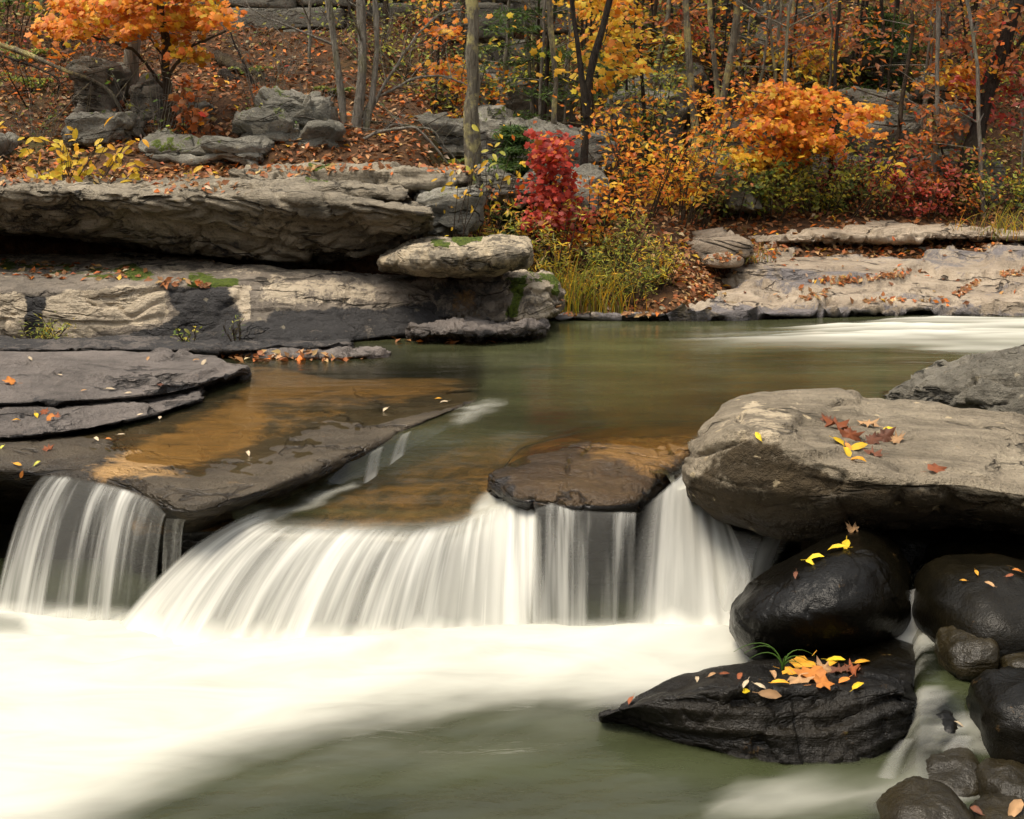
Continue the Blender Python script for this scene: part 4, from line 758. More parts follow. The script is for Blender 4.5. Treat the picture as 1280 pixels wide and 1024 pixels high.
def pal(name, n):
    ks, ws = zip(*PAL[name]); ws = np.array(ws) / sum(ws); c = np.array([C_[k] for k in ks])[rng.choice(len(ks), n, p=ws)]
    return np.clip(c * rng.uniform(0.65, 1.2, (n, 1)) * rng.uniform(0.9, 1.1, (n, 3)), 0.004, 0.85)
def limb(a, b, n=7, wob=0.06):
    a = np.asarray(a, float); b = np.asarray(b, float); t = np.linspace(0, 1, n)[:, None]; L = np.linalg.norm(b - a); w = rng.normal(size=(n, 3)) * wob * L * 0.35; w[0] = 0
    return a + (b - a) * t + np.cumsum(w, 0) * t * 0.6
def pxline(pts, Y): return np.array([PY(u, v, Y + (dy[0] if dy else 0)) for u, v, *dy in pts])
def densify(P, n):
    d = np.concatenate([[0], np.cumsum(np.linalg.norm(np.diff(P, axis=0), axis=1))]); q = np.linspace(0, d[-1], n)
    return gsmooth(np.stack([np.interp(q, d, P[:, i]) for i in range(3)], -1), 1.0)
def upn(n, up=1.0, toward=0.5): return rng.normal(size=(n, 3)) * 0.55 + np.array([0, -toward, up])
def onground(u, Y):
    x = PY(u, 100, Y)[0]; return np.array([x, Y, float(gz(x, Y))])

def tree(name, label, stems, Y, mat, radii, group=None, twigs=10, twlen=0.8, leaves=None, sides=8, cat='tree', wob=0.05, above=3.5):
    """stems: pixel polylines from root upward; each goes on above the picture"""
    acc = Acc(); tips = []; base = None
    for P, r in zip(stems, radii):
        W = pxline(P, Y)
        if base is None: base = W[0].copy(); base[2] = min(base[2], float(gz(base[0], base[1])))
        if above and P[-1][1] < 5: W = np.concatenate([W, [W[-1] + (W[-1] - W[-2]) / np.linalg.norm(W[-1] - W[-2]) * above]])
        W = np.concatenate([[W[0] - np.array([0, 0, .15])], W]); D = densify(W, 26); D[1:] += np.cumsum(rng.normal(size=(25, 3)) * r * 0.16, 0) + rng.normal(size=(25, 3)) * r * .2; k = np.linspace(0, 1, 26)
        acc.tube(D, r * (.6 * np.exp(-k * 20) + 1.0 - 0.55 * k) * (1 + .10 * rng.normal(size=26)), sides + 2)
        for _ in range(twigs):
            i = rng.integers(5, 25); rr = r * (1 - .55 * k[i]) * rng.uniform(.18, .4); a = rng.uniform(0, 2 * np.pi); L = twlen * rng.uniform(.4, 1.2)
            e = D[i] + np.array([math.cos(a) * L, math.sin(a) * L * .8, L * rng.uniform(.1, .9)]); B = limb(D[i], e, 8, 0.12); acc.tube(B, np.linspace(rr, rr * .25, 8), 5); tips.append(B[-1]); tips.append(B[5])
            for _ in range(3):
                j = rng.integers(3, 8); e2 = B[j] + (rng.normal(size=3) * .35 + np.array([0, 0, .12])) * L * .7; b2 = limb(B[j], e2, 5, 0.12); acc.tube(b2, np.linspace(rr * .4, rr * .12, 5), 4); tips.append(b2[-1]); tips.append(b2[2])
    root = empty(name, base, label, cat, group); acc.obj('trunk', mat, root)
    if leaves and tips:
        pn_, per, spread, size, tpl = leaves; tips = np.array(tips); c = np.repeat(tips, per, 0) + rng.normal(size=(len(tips) * per, 3)) * spread * np.array([1, 1, .6])
        la = Acc(); la.leaves(c, size * rng.uniform(.6, 1.2, len(c)), upn(len(c)), pal(pn_, len(c)), tpl); tag(la.obj('crown', M['leaf'], root), kind='stuff')
    return root
def spray_crown(poly, n, Y, Yj, rad, per, size, palf, tpl, drop_=0.25):
    """flat drooping sprays of leaves filling the volume seen inside an outline"""
    P = np.array(poly, float); cs = []
    while len(cs) < n:
        u = rng.uniform(P[:, 0].min(), P[:, 0].max()); v = rng.uniform(P[:, 1].min(), P[:, 1].max())
        if polymask(np.array([u]), np.array([v]), poly, 1)[0] > .5: cs.append((u, v))
    cs = np.array(cs); cen = PY(cs[:, 0], cs[:, 1], Y + rng.uniform(-Yj, Yj, n)); out = []; cols = []; nr = []
    for (u, v), c in zip(cs, cen):
        k = int(per * rng.uniform(.5, 1.4)); a = rng.uniform(0, 2 * np.pi, k); r = rad * np.sqrt(rng.uniform(0, 1, k)) * rng.uniform(.6, 1.2); sl = rng.normal(size=2) * .25
        o = np.stack([r * np.cos(a), r * np.sin(a) * .9, 0 * r], -1); o[:, 2] = -drop_ * r * r / rad + o[:, :2] @ sl + rng.normal(size=k) * .025
        out.append(c + o); cols.append(pal(palf(u, v), k)); nr.append(np.stack([o[:, 0] * 1.5 + sl[0], o[:, 1] * 1.5 - .55, 0 * r + .75], -1) + rng.normal(size=(k, 3)) * .35)
    return np.concatenate(out), np.concatenate(nr), np.concatenate(cols), cen
def shrub(name, label, u, Y, w, h, palette, nleaf, size, tpl='quad', nst=7, group=None, cat='shrub', mat='bark_brown', z0=None, low=0.1, stem_r=0.006, lean=0.0, upf=1.0, ud=0.5):
    b = onground(u, Y) if z0 is None else np.array([PY(u, 100, Y)[0], Y, z0]); root = empty(name, b, label, cat, group); acc = Acc(); pts = []
    for i in range(nst):
        a = rng.uniform(0, 2 * np.pi); rr = w / 2 * math.sqrt(rng.uniform(0.05, 1)); e = b + np.array([math.cos(a) * rr + lean * h, math.sin(a) * rr * .8, h * rng.uniform(.65, 1.05)])
        s_ = b + np.array([math.cos(a), math.sin(a), 0]) * rr * .25 + np.array([0, 0, -.05]); B = limb(s_, e, 8, 0.08); acc.tube(B, np.linspace(stem_r, stem_r * .3, 8), 4); pts.append(B[2:])
        for _ in range(4):
            j = rng.integers(2, 8); e2 = B[j] + rng.normal(size=3) * np.array([.28, .28, .16]) * w * .55 + np.array([0, 0, .04]); b2 = limb(B[j], e2, 5, .1); acc.tube(b2, np.linspace(stem_r * .5, stem_r * .2, 5), 3); pts.append(b2[1:]); pts.append(b2[2:])
    acc.obj('stem', M[mat], root); pts = np.concatenate(pts); pts = pts[pts[:, 2] > b[2] + low * h]
    c = pts[rng.integers(0, len(pts), nleaf)] + rng.normal(size=(nleaf, 3)) * np.array([.05, .05, .035]) * max(w, .3) * 1.1
    la = Acc(); la.leaves(c, size * rng.uniform(.6, 1.25, nleaf), upn(nleaf, upf, ud), pal(palette, nleaf), tpl); tag(la.obj('foliage', M['leaf'], root), kind='stuff'); return root

# --- named trees
tree('maple_tree', 'big grey trunk standing behind the orange maple', [[(158,178),(164,120),(168,60),(172,-10)]], 11.7, M['bark_grey'], [0.07], twigs=5, leaves=('maple', 8, .12, .09, 'maple'))
mroot = tree('maple_tree', 'small maple with a bright orange and yellow crown on a brown stem', [[(207,205),(206,150),(210,100),(212,40),(205,-5)], [(208,110),(170,60),(110,40)], [(209,100),(240,60),(285,40)]], 11.0, M['bark_brown'], [0.04, .016, .016], twigs=4, twlen=.5, above=1.2)
crown_poly = [(45,50),(70,28),(100,-30),(262,-30),(286,35),(262,45),(262,78),(240,92),(225,72),(205,70),(170,45),(140,42),(110,48),(80,40)]
c, nr, cl, _ = spray_crown(crown_poly, 66, 11.0, .45, .20, 48, .07, lambda u, v: 'mapleY' if (v > 50 and u > 170) or rng.uniform() < .2 else 'maple', 'maple', .12)
sz = .060 * rng.uniform(.6, 1.25, len(c)); near = np.argsort(c[:, 1])[:300]; rest = np.setdiff1d(np.arange(len(c)), near)
la = Acc(); la.leaves(c[rest], sz[rest], nr[rest], cl[rest], 'maple'); tag(la.obj('crown', M['leaf'], mroot), kind='stuff')
def leaf_parts(root, cen, nrm, size, palette, tpl, nvar=6, name='leaf'):
    T, TF = TPL[tpl]; mes = [mesh_data(name, T, [TF], M['leaf'], colors=np.repeat(pal(palette, 1), len(T), 0), smooth=True) for _ in range(nvar)]
    for i in range(len(cen)):
        o = link(name, mes[rng.integers(nvar)], root); q = Vector(nrm[i]).to_track_quat('Z', 'Y'); o.rotation_mode = 'QUATERNION'
        from mathutils import Quaternion
        o.rotation_quaternion = q @ Quaternion((0, 0, 1), rng.uniform(0, 6.28)); o.location = Vector(cen[i]) - root.location; s_ = float(size[i]); o.scale = (s_, s_, s_ * rng.uniform(.5, 1.6))
leaf_parts(mroot, c[near], nr[near], sz[near], 'maple', 'maple', 12)
tree('gray_barked_tree', 'clump of crooked grey trunks with bare branches above the ledge', [[(428,192),(427,130),(420,60),(408,-5)], [(442,192),(450,110),(452,40),(447,-5)], [(452,190),(470,110),(474,50),(466,-5)], [(452,160),(480,110),(510,60),(545,20),(575,14)], [(450,186),(490,155),(540,160),(560,190),(575,205)], [(455,130),(520,95),(560,92),(600,110)]], 11.0, M['bark_grey'], [.030, .036, .024, .015, .012, .011], twigs=18, twlen=.7)
tree('slender_tree', 'straight trunk spotted with yellow lichen behind the ledge tip', [[(588,218),(590,150),(592,80),(593,-5)]], 10.2, M['bark_lichen'], [.05], twigs=5, twlen=.6, leaves=('gold', 1, .1, .06, 'maple'))
tree('slender_tree', 'dark thin tree with orange leaves rising behind the red shrub', [[(727,262),(730,180),(734,100),(745,40),(760,-5)], [(733,120),(722,60),(715,-5)]], 10.4, M['bark_dark'], [.03, .018], twigs=9, twlen=.55, leaves=('mapleY', 4, .13, .07, 'maple'))
tree('slender_tree', 'pale thin trunk with yellow green lichen beside the hemlock sapling', [[(692,210),(696,140),(692,70),(688,-5)]], 11.0, M['bark_lichen'], [.022], twigs=6, twlen=.4, leaves=('gold', 2, .12, .06, 'maple'))
tree('slender_tree', 'tall pale mossy trunk among yellow leaves on the middle slope', [[(870,205),(866,120),(862,50),(860,-5)]], 11.8, M['bark_lichen'], [.032], twigs=8, twlen=.5, leaves=('gold', 3, .14, .06, 'quad'))
tree('slender_tree', 'pale forked trunk behind the tall mossy trunk', [[(895,190),(905,110),(918,50),(930,-5)], [(900,140),(890,60),(886,-5)]], 12.4, M['bark_lichen'], [.034, .022], twigs=8, twlen=.5, leaves=('gold', 3, .14, .06, 'quad'))
tree('leaning_tree', 'dark leaning trunk at the right foot of the cliff', [[(1204,222),(1214,170),(1232,100),(1250,40),(1262,-5)], [(1222,130),(1255,70),(1285,40)]], 12.4, M['bark_dark'], [.075, .03], twigs=8, twlen=.8, leaves=('rust', 5, .18, .08, 'quad'))
tree('slender_tree', 'thin pale trunk standing before the cracked cliff block', [[(1166,262),(1167,180),(1170,100),(1172,-5)]], 12.3, M['bark_grey'], [.022], twigs=8, twlen=.6, leaves=('rust', 6, .16, .075, 'quad'))
r_ = tree('orange_sapling', 'sapling with a flat bright orange crown before the right cliff', [[(952,250),(958,215),(975,180),(1000,150),(1040,130)], [(960,212),(950,185),(930,170)], [(975,180),(965,150),(985,115)]], 11.9, M['bark_brown'], [.018, .01, .01], twigs=3, twlen=.3, above=0)
for nm_, poly, k, pl in (('crown', [(918,150),(940,118),(985,98),(1030,112),(1070,120),(1092,150),(1085,165),(1050,165),(1030,190),(985,202),(950,195),(925,175)], 46, lambda u, v: 'maple' if u > 985 else 'orange'), ('crown', [(878,195),(920,182),(960,195),(970,215),(930,212),(890,208)], 12, lambda u, v: 'mapleY')):
    c, nr, cl, _ = spray_crown(poly, k, 11.85, .4, .20, 52, .06, pl, 'maple'); la = Acc(); la.leaves(c, .058 * rng.uniform(.6, 1.2, len(c)), nr, cl, 'maple'); tag(la.obj(nm_, M['leaf'], r_), kind='stuff')
def crown_tree(name, label, stem, Y, polys, size, tpl='maple', mat='bark_dark', r=.014, Yj=.35, rad=.2, per=26, twigs=3, cat='tree'):
    rt = tree(name, label, stem, Y, M[mat], [r] * len(stem), twigs=twigs, twlen=.3, above=1.0, cat=cat)
    for poly, k, pl in polys:
        c, nr, cl, _ = spray_crown(poly, k, Y, Yj, rad, per, size, lambda u, v: pl, tpl); la = Acc(); la.leaves(c, size * rng.uniform(.6, 1.2, len(c)), nr, cl, tpl); tag(la.obj('crown', M['leaf'], rt), kind='stuff')
    return rt
crown_tree('golden_maple', 'young maple with golden orange leaves behind the dark thin tree', [[(738,240),(742,120),(740,-5)]], 11.4, [([(700,20),(720,-20),(800,-20),(800,50),(770,60),(720,55)], 20, 'mapleY'), ([(715,80),(790,60),(795,100),(760,110),(712,100)], 7, 'mapleY')], .056, per=36)
crown_tree('orange_maple', 'small orange leaved maple behind the clump of grey trunks', [[(540,190),(545,100),(550,-5)]], 12.0, [([(520,-10),(575,-10),(570,50),(530,45)], 7, 'maple'), ([(525,75),(580,65),(575,105),(530,100)], 7, 'maple')], .055)
crown_tree('rust_maple', 'tall rust leaved tree over the middle slope', [[(975,230),(985,120),(1000,-5)]], 13.0, [([(960,-20),(1110,-20),(1090,60),(1000,80),(950,50)], 24, 'rust'), ([(960,60),(1040,50),(1040,90),(970,95)], 12, 'gold')], .07, tpl='quad', rad=.25)
crown_tree('rust_maple', 'rust and red leaved tree over the leaning trunk', [[(1225,250),(1215,120),(1200,-5)]], 12.6, [([(1150,-20),(1300,-20),(1300,90),(1230,95),(1160,70)], 32, 'rust'), ([(1200,90),(1300,80),(1300,150),(1230,150)], 14, 'pinkred'), ([(1180,60),(1240,90),(1240,130),(1170,110)], 18, 'orange')], .075, tpl='quad', rad=.25)
crown_tree('rust_maple', 'reddish brown sapling before the cracked cliff block', [[(1185,262),(1180,200),(1165,140)]], 12.2, [([(1130,130),(1210,120),(1215,195),(1140,200)], 18, 'rust'), ([(1140,205),(1180,195),(1200,235),(1160,235)], 10, 'rust')], .065, tpl='quad')
crown_tree('rust_maple', 'rust leaved tree above the high rock step', [[(830,200),(820,90),(815,-5)]], 13.0, [([(785,-20),(900,-20),(890,40),(800,60)], 18, 'rust'), ([(800,40),(860,40),(850,110),(800,100)], 16, 'gold')], .07, tpl='quad', rad=.25)
crown_tree('red_maple', 'slim shrub with layered crimson leaves', [[(682,300),(690,230),(700,170)], [(690,300),(705,240),(712,200)]], 9.3, [([(662,172),(690,162),(714,175),(712,195),(672,200)], 20, 'red'), ([(660,198),(705,196),(700,222),(664,222)], 14, 'red'), ([(664,232),(722,230),(722,262),(690,288),(664,270)], 30, 'red'), ([(690,262),(735,258),(740,285),(700,295)], 12, 'pinkred')], .05, Yj=.2, rad=.12, cat='shrub', per=15)
# --- hemlocks, ferns, shrubs
def hemlock(label, u, Y, h, w, group=None):
    b = onground(u, Y); root = empty('hemlock_sapling', b, label, 'conifer', group); acc = Acc(); T_ = limb(b - [0, 0, .1], b + [0, 0, h], 10, .02); acc.tube(T_, np.linspace(.02, .004, 10), 5); pts = []
    for k in range(46):
        t = rng.uniform(.08, 1); a = rng.uniform(0, 6.28); L = w * (1.05 - t) * rng.uniform(.6, 1.1); s_ = b + [0, 0, h * t]; B = limb(s_, s_ + [math.cos(a) * L, math.sin(a) * L, -.12 * L], 6, .05); acc.tube(B, np.linspace(.006, .002, 6), 3)
        for q in B[1:]: pts.append(q + rng.normal(size=(26, 3)) * np.array([.10, .10, .02]) * (0.4 + L))
    acc.obj('trunk', M['bark_brown'], root); c = np.concatenate(pts); la = Acc(); la.leaves(c, .055 * rng.uniform(.6, 1.3, len(c)), upn(len(c), 1, .3), pal('hemlock', len(c)), 'lance'); tag(la.obj('crown', M['leaf'], root), kind='stuff')
hemlock('feathery green hemlock sapling behind the pale thin trunk', 672, 12.2, 2.2, .95); hemlock('low dark green hemlock behind the rounded mossy slab', 640, 9.9, .75, .4); hemlock('green hemlock on the boulder above the right cliff', 1100, 14.0, 1.2, .8)
hemlock('dark hemlock sapling in the shade beyond the middle slope', 800, 13.6, 1.9, .9)
def fern(label, u, Y, size, n=9):
    b = onground(u, Y); root = empty('fern', b, label, 'fern', 'green ferns on the slope'); acc = Acc(); la = Acc(); 
    for k in range(n):
        a = rng.uniform(0, 6.28); t = np.linspace(0, 1, 12); L = size * rng.uniform(.7, 1.1); P = b + np.stack([np.cos(a) * L * t, np.sin(a) * L * t, L * (1.1 * t - .75 * t * t)], -1); acc.tube(P, np.linspace(.004, .001, 12), 3)
        sd = np.array([-math.sin(a), math.cos(a), 0])
        for i in range(2, 12):
            for sg_ in (-1, 1):
                wd = L * .22 * (1 - t[i]) + .01; q = P[i] + sd * sg_ * wd * np.linspace(.3, 1, 3)[:, None]; la.leaves(q, .035, upn(3, 1, .4), pal('green', 3) * 1.4, 'quad')
    acc.obj('stalk', M['bark_brown'], root); tag(la.obj('frond', M['leaf'], root), kind='stuff')
for u, Y, s_, lb in [(40, 12.0, .32, 'large green fern left of the dark triangular boulder'), (28, 12.6, .3, 'green fern on the slope above the large fern'), (312, 12.4, .2, 'small green fern below the cliff with horizontal cracks'), (420, 11.9, .16, 'small green fern left of the grey trunk clump'), (560, 11.2, .22, 'green fern left of the lichen covered trunk'), (775, 11.2, .25, 'green fern behind the rust shrub')]:
    fern(lb, u, Y, s_)
# yellow leaved shrub by the ledge: leaves large enough to pick apart
def leafy(name, label, polys, Y, base, size, palette, n, tpl='oval', cat='shrub'):
    b = PY(base[0], base[1], Y); b[2] = gz(b[0], b[1]); root = empty(name, b, label, cat); acc = Acc(); cen = []
    for poly, k in polys:
        P = np.array(poly, float)
        while k > 0:
            u = rng.uniform(P[:, 0].min(), P[:, 0].max()); v = rng.uniform(P[:, 1].min(), P[:, 1].max())
            if polymask(np.array([u]), np.array([v]), poly, 1)[0] < .5: continue
            e = PY(u, v, Y + rng.uniform(-.25, .25)); B = limb(b + rng.normal(size=3) * [.08, .05, 0], e, 9, .05); acc.tube(B, np.linspace(.006, .0018, 9), 4); k -= 1
            for j in rng.integers(4, 9, n): cen.append(B[j] + rng.normal(size=3) * [.06, .05, .05])
    acc.obj('stem', M['bark_brown'], root); cen = np.array(cen)[:300]; leaf_parts(root, cen, upn(len(cen), .6, 1.0), size * rng.uniform(.65, 1.15, len(cen)), palette, tpl, 10)
leafy('yellow_shrub', 'low shrub with large golden yellow leaves spilling over the ledge', [([(0,200),(40,165),(100,165),(120,190),(80,228),(10,230)], 24), ([(110,165),(175,170),(180,205),(120,215)], 12), ([(190,215),(270,220),(270,228),(190,228)], 6)], 9.75, (70, 228), .085, 'yellow', 6)
leafy('yellow_shrub', 'thin shrub with yellow green leaves beside the red shrub', [([(600,190),(660,195),(662,215),(610,215)], 5), ([(590,170),(615,165),(612,190)], 3)], 9.5, (590, 262), .07, 'yellow', 5)
leafy('yellow_shrub', 'sparse yellow leaved shrub beside the ledge tip', [([(540,215),(600,210),(600,262),(560,262)], 9)], 8.9, (556, 285), .05, 'yellow', 5)
leafy('yellow_shrub', 'yellow leaved shrub on dark stems before the right cliff', [([(1100,185),(1140,180),(1150,215),(1110,220)], 9)], 11.9, (1080, 268), .075, 'yellow', 4)
SH = [('rust_shrub', 'broad rust and orange shrub right of the red shrub', 800, 10.3, 1.4, .75, 'orange', 900, .05, 'quad', 14), ('rust_shrub', 'orange leaved shrub between red shrub and grasses', 745, 9.6, .7, .5, 'orange', 420, .05, 'quad', 8),
      ('rust_shrub', 'low rust shrub above the rounded mossy slab', 625, 9.5, .7, .5, 'rust', 380, .045, 'quad', 8), ('yellow_bush', 'olive yellow bush left of the grasses', 690, 9.1, .5, .55, 'golden', 500, .05, 'lance', 9),
      ('yellow_bush', 'small golden bush under the ledge tip shrubs', 655, 9.2, .45, .45, 'golden', 360, .05, 'lance', 8),
      ('green_bush', 'bright green bush at the left top of the far slab', 925, 11.75, .8, .55, 'green', 900, .05, 'quad', 12), ('green_bush', 'yellow green bush below the orange sapling', 970, 11.8, .7, .5, 'lime', 800, .05, 'quad', 12),
      ('green_bush', 'green and gold bush at the middle of the slab top', 1030, 11.95, .8, .45, 'lime', 800, .05, 'quad', 12), ('green_bush', 'green bush at the right top of the far slab', 1260, 12.1, .9, .5, 'lime', 800, .05, 'quad', 12),
      ('red_bush', 'small pink red bush before the right cliff', 1112, 12.0, .4, .45, 'pinkred', 320, .05, 'quad', 7), ('red_bush', 'wide pink red bush at the foot of the leaning trunk', 1165, 12.0, .65, .42, 'pinkred', 600, .05, 'quad', 9), ('red_bush', 'dark red bush behind the slab step', 1060, 12.4, .5, .5, 'pinkred', 300, .05, 'quad', 7),
      ('rust_shrub', 'low rust undergrowth at the right of the slab step', 1215, 12.1, .9, .35, 'rust', 500, .045, 'quad', 9), ('dull_bush', 'brownish undergrowth at the centre of the slab top', 1090, 12.0, .9, .3, 'dull', 500, .045, 'quad', 9), ('dull_bush', 'dull green undergrowth behind the tilted block', 870, 11.3, .8, .5, 'dull', 700, .05, 'quad', 10),
      ('rust_shrub', 'orange brown sapling foliage left of the pale forked trunk', 855, 11.0, .9, .9, 'orange', 620, .055, 'quad', 9), ('gold_shrub', 'golden shrub hanging over the tilted block', 850, 10.6, .6, .6, 'gold', 240, .055, 'oval', 7),
      ('green_bush', 'yellow green shrub behind the dark rocks of the middle slope', 800, 12.0, 1.1, .9, 'lime', 700, .05, 'quad', 10), ('rust_shrub', 'rust shrub behind the leaning slab', 600, 12.2, 1.0, .7, 'orange', 420, .06, 'quad', 9), ('dull_bush', 'olive undergrowth under the hemlock sapling', 560, 12.3, 1.4, .6, 'lime', 700, .05, 'quad', 12),
      ('rust_shrub', 'rust foliage under the orange maple by the trunk', 225, 10.6, .5, .55, 'rust', 200, .06, 'maple', 5), ('green_bush', 'green and yellow bush at the far left of the slope', 5, 13.0, 1.2, 1.3, 'green', 900, .06, 'quad', 12), ('rust_shrub', 'dark rust brambles left of the triangular boulder', 45, 11.6, 1.4, .5, 'rust', 500, .05, 'quad', 12),
      ('dull_bush', 'sparse low plants on the slope beside the pale boulder', 345, 10.7, .6, .2, 'green', 160, .035, 'quad', 6), ('green_bush', 'small yellow green plant at the base of the stained ledge', 25, 7.45, .36, .06, 'lime', 260, .03, 'lance', 12), ('green_bush', 'tiny green sprigs on the flat grey slab edge', 222, 7.3, .16, .05, 'lime', 26, .035, 'oval', 5), ('green_bush', 'tiny wispy green plant at the foot of the stained ledge', 285, 7.4, .12, .1, 'green', 30, .025, 'lance', 5)]
for nm_, lb, u, Y, w_, h_, pl, nl, sz_, tp, ns in SH:
    shrub(nm_, lb, u, Y, w_, h_, pl, nl, sz_, tp, ns, z0=(.06 if Y < 8 else None))
UG = [('lime', 'sparse yellow green bush on the middle slope'), ('dull', 'dull brown bush on the middle slope'), ('green', 'small green bush among the slope rocks'), ('golden', 'thin golden bush among the slope rocks')]
for i in range(30):
    k_ = int(rng.integers(4)); u_ = rng.uniform(480, 1290); shrub('slope_bush', UG[k_][1], u_, rng.uniform(12.2, 15.0), rng.uniform(.7, 1.4), rng.uniform(.35, .8), UG[k_][0], 330, .045, 'quad', 9, group=UG[k_][0] + ' undergrowth on the slope')
for i in range(14):
    u_ = rng.uniform(-20, 480); shrub('twiggy_bush', 'bare twiggy brush with a few ' + ['brown', 'green', 'rust'][i % 3] + ' leaves on the left slope', u_, rng.uniform(10.6, 13.2), rng.uniform(.5, 1.0), rng.uniform(.25, .6), ['dull', 'green', 'rust'][i % 3], 26, .045, 'quad', 10, group='bare brush on the left slope', mat='bark_grey', stem_r=.004)
# grasses and goldenrod on the bank
for (u, Y, w_, h_, pl, lb) in [(728, 8.95, .36, .20, 'golden', 'short yellow goldenrod clump nearest the mossy rock wall'), (760, 9.15, .4, .32, 'lime', 'tallest yellow green goldenrod clump on the bank'), (795, 9.0, .4, .26, 'lime', 'golden clump of goldenrod between the tallest clump and the far slab'), (828, 9.2, .4, .26, 'golden', 'goldenrod clump leaning against the far slab'), (780, 9.5, .6, .30, 'lime', 'goldenrod clump under the rust and orange shrub')]:
    shrub('goldenrod_clump', lb, u, Y, w_, h_, pl, 620, .038, 'lance', 24, group='goldenrod clumps on the bank', cat='plant', mat='bark_brown', stem_r=.004, upf=.8, ud=.3)
def grass(label, u, Y, n, L, cols, z0, spread=.06, group=None, w_=.0035):
    b = np.array([PY(u, 100, Y)[0], Y, z0]); root = None; acc = Acc()
    for k in range(n):
        a = rng.uniform(0, 6.28); l = L * rng.uniform(.5, 1.1); t = np.linspace(0, 1, 7); ou = rng.uniform(.2, .9); s_ = b + rng.normal(size=3) * [spread, spread, 0]
        P = s_ + np.stack([np.cos(a) * l * ou * t ** 1.6, np.sin(a) * l * ou * t ** 1.6, l * (1.05 * t - .5 * ou * t ** 2.2)], -1); acc.tube(P, np.linspace(w_, w_ * .15, 7), 3); acc.C.append(np.repeat(pal(cols, 1), 21, 0))
    o = acc.obj('grass_tuft', M['leaf'], None); return tag(o, label, 'grass', group)
grass('long arching grass tuft at the left foot of the goldenrod', 712, 8.85, 130, .42, 'golden', .02, .07); grass('dry grass tuft growing under the goldenrod', 760, 8.85, 90, .35, 'golden', .02, .1)
grass('thin grass along the slab step near its right end', 1265, 11.2, 80, .3, 'golden', .3, .15); grass('dry grass in a crack at the middle of the far slab', 935, 10.3, 60, .14, 'golden', .2, .1)

# --- saplings filling the hillside
KIND = [('rust', 'thin sapling with rust leaves among the hillside rocks'), ('orange', 'thin sapling with orange leaves among the hillside rocks'), ('gold', 'thin sapling with golden leaves among the hillside rocks'), ('lime', 'thin sapling with yellow green leaves among the hillside rocks'), ('pinkred', 'thin sapling with dark red leaves among the hillside rocks')]
def sapling(u, Y, kind, h, per=7, big=1.0):
    b = onground(u, Y); pl, lb = KIND[kind]; acc = Acc(); tips = []; lean = rng.normal(size=2) * .06
    T_ = limb(b - [0, 0, .1], b + [lean[0] * h, lean[1] * h, h], 16, .05); r = rng.uniform(.012, .032) * big; acc.tube(T_, np.linspace(r, r * .4, 16), 6)
    for k in range(int(11 * big)):
        i = rng.integers(3, 16); a = rng.uniform(0, 6.28); L = rng.uniform(.35, .95) * big; B = limb(T_[i], T_[i] + [math.cos(a) * L, math.sin(a) * L, L * rng.uniform(.0, .6)], 7, .1); acc.tube(B, np.linspace(r * .35, r * .1, 7), 4); tips += list(B[2:])
    bk = int(rng.integers(4)); lb = lb.replace('thin sapling', ['grey barked', 'brown barked', 'pale lichened', 'dark barked'][bk] + (' slim' if r < .02 else ' stout') + ' sapling'); lb = lb.replace('leaves', 'leaves' if per > 2 else 'last few leaves')
    root = empty('hillside_sapling', b, lb, 'tree', pl + ' saplings on the hillside'); acc.obj('trunk', M[['bark_grey', 'bark_brown', 'bark_lichen', 'bark_dark'][bk]], root)
    tips = np.array(tips); n = len(tips) * per; c = np.repeat(tips, per, 0) + rng.normal(size=(n, 3)) * np.array([.14, .14, .07]) * big; la = Acc(); la.leaves(c, .065 * big * rng.uniform(.6, 1.25, n), upn(n), pal(pl, n), 'quad'); tag(la.obj('crown', M['leaf'], root), kind='stuff')
for i in range(34):
    u_ = rng.uniform(760, 1300); sapling(u_, rng.uniform(13.7, 15.8) if 1000 < u_ < 1220 else rng.uniform(12.4, 15.5), rng.choice(5, p=[.26, .12, .24, .32, .06]), rng.uniform(1.6, 3.4), 5)
for i in range(8): sapling(rng.uniform(480, 760), rng.uniform(12.9, 15.5), rng.choice(5, p=[.15, .15, .25, .45, 0]), rng.uniform(1.6, 3.2), 5)
for i in range(6): sapling(rng.uniform(-30, 100), rng.uniform(12.5, 14.5), rng.choice(5, p=[.2, .1, .3, .4, 0]), rng.uniform(1.6, 3.0), 5)
for i in range(46): sapling(rng.uniform(480, 1290), rng.uniform(11.9, 14.0), rng.choice(5, p=[.2, .2, .3, .3, 0]), rng.uniform(1.8, 3.4), 1, .8)
for i in range(5): sapling(rng.uniform(270, 470), rng.uniform(12.6, 13.8), rng.choice([0, 1, 2]), rng.uniform(1.6, 3.0), 1)
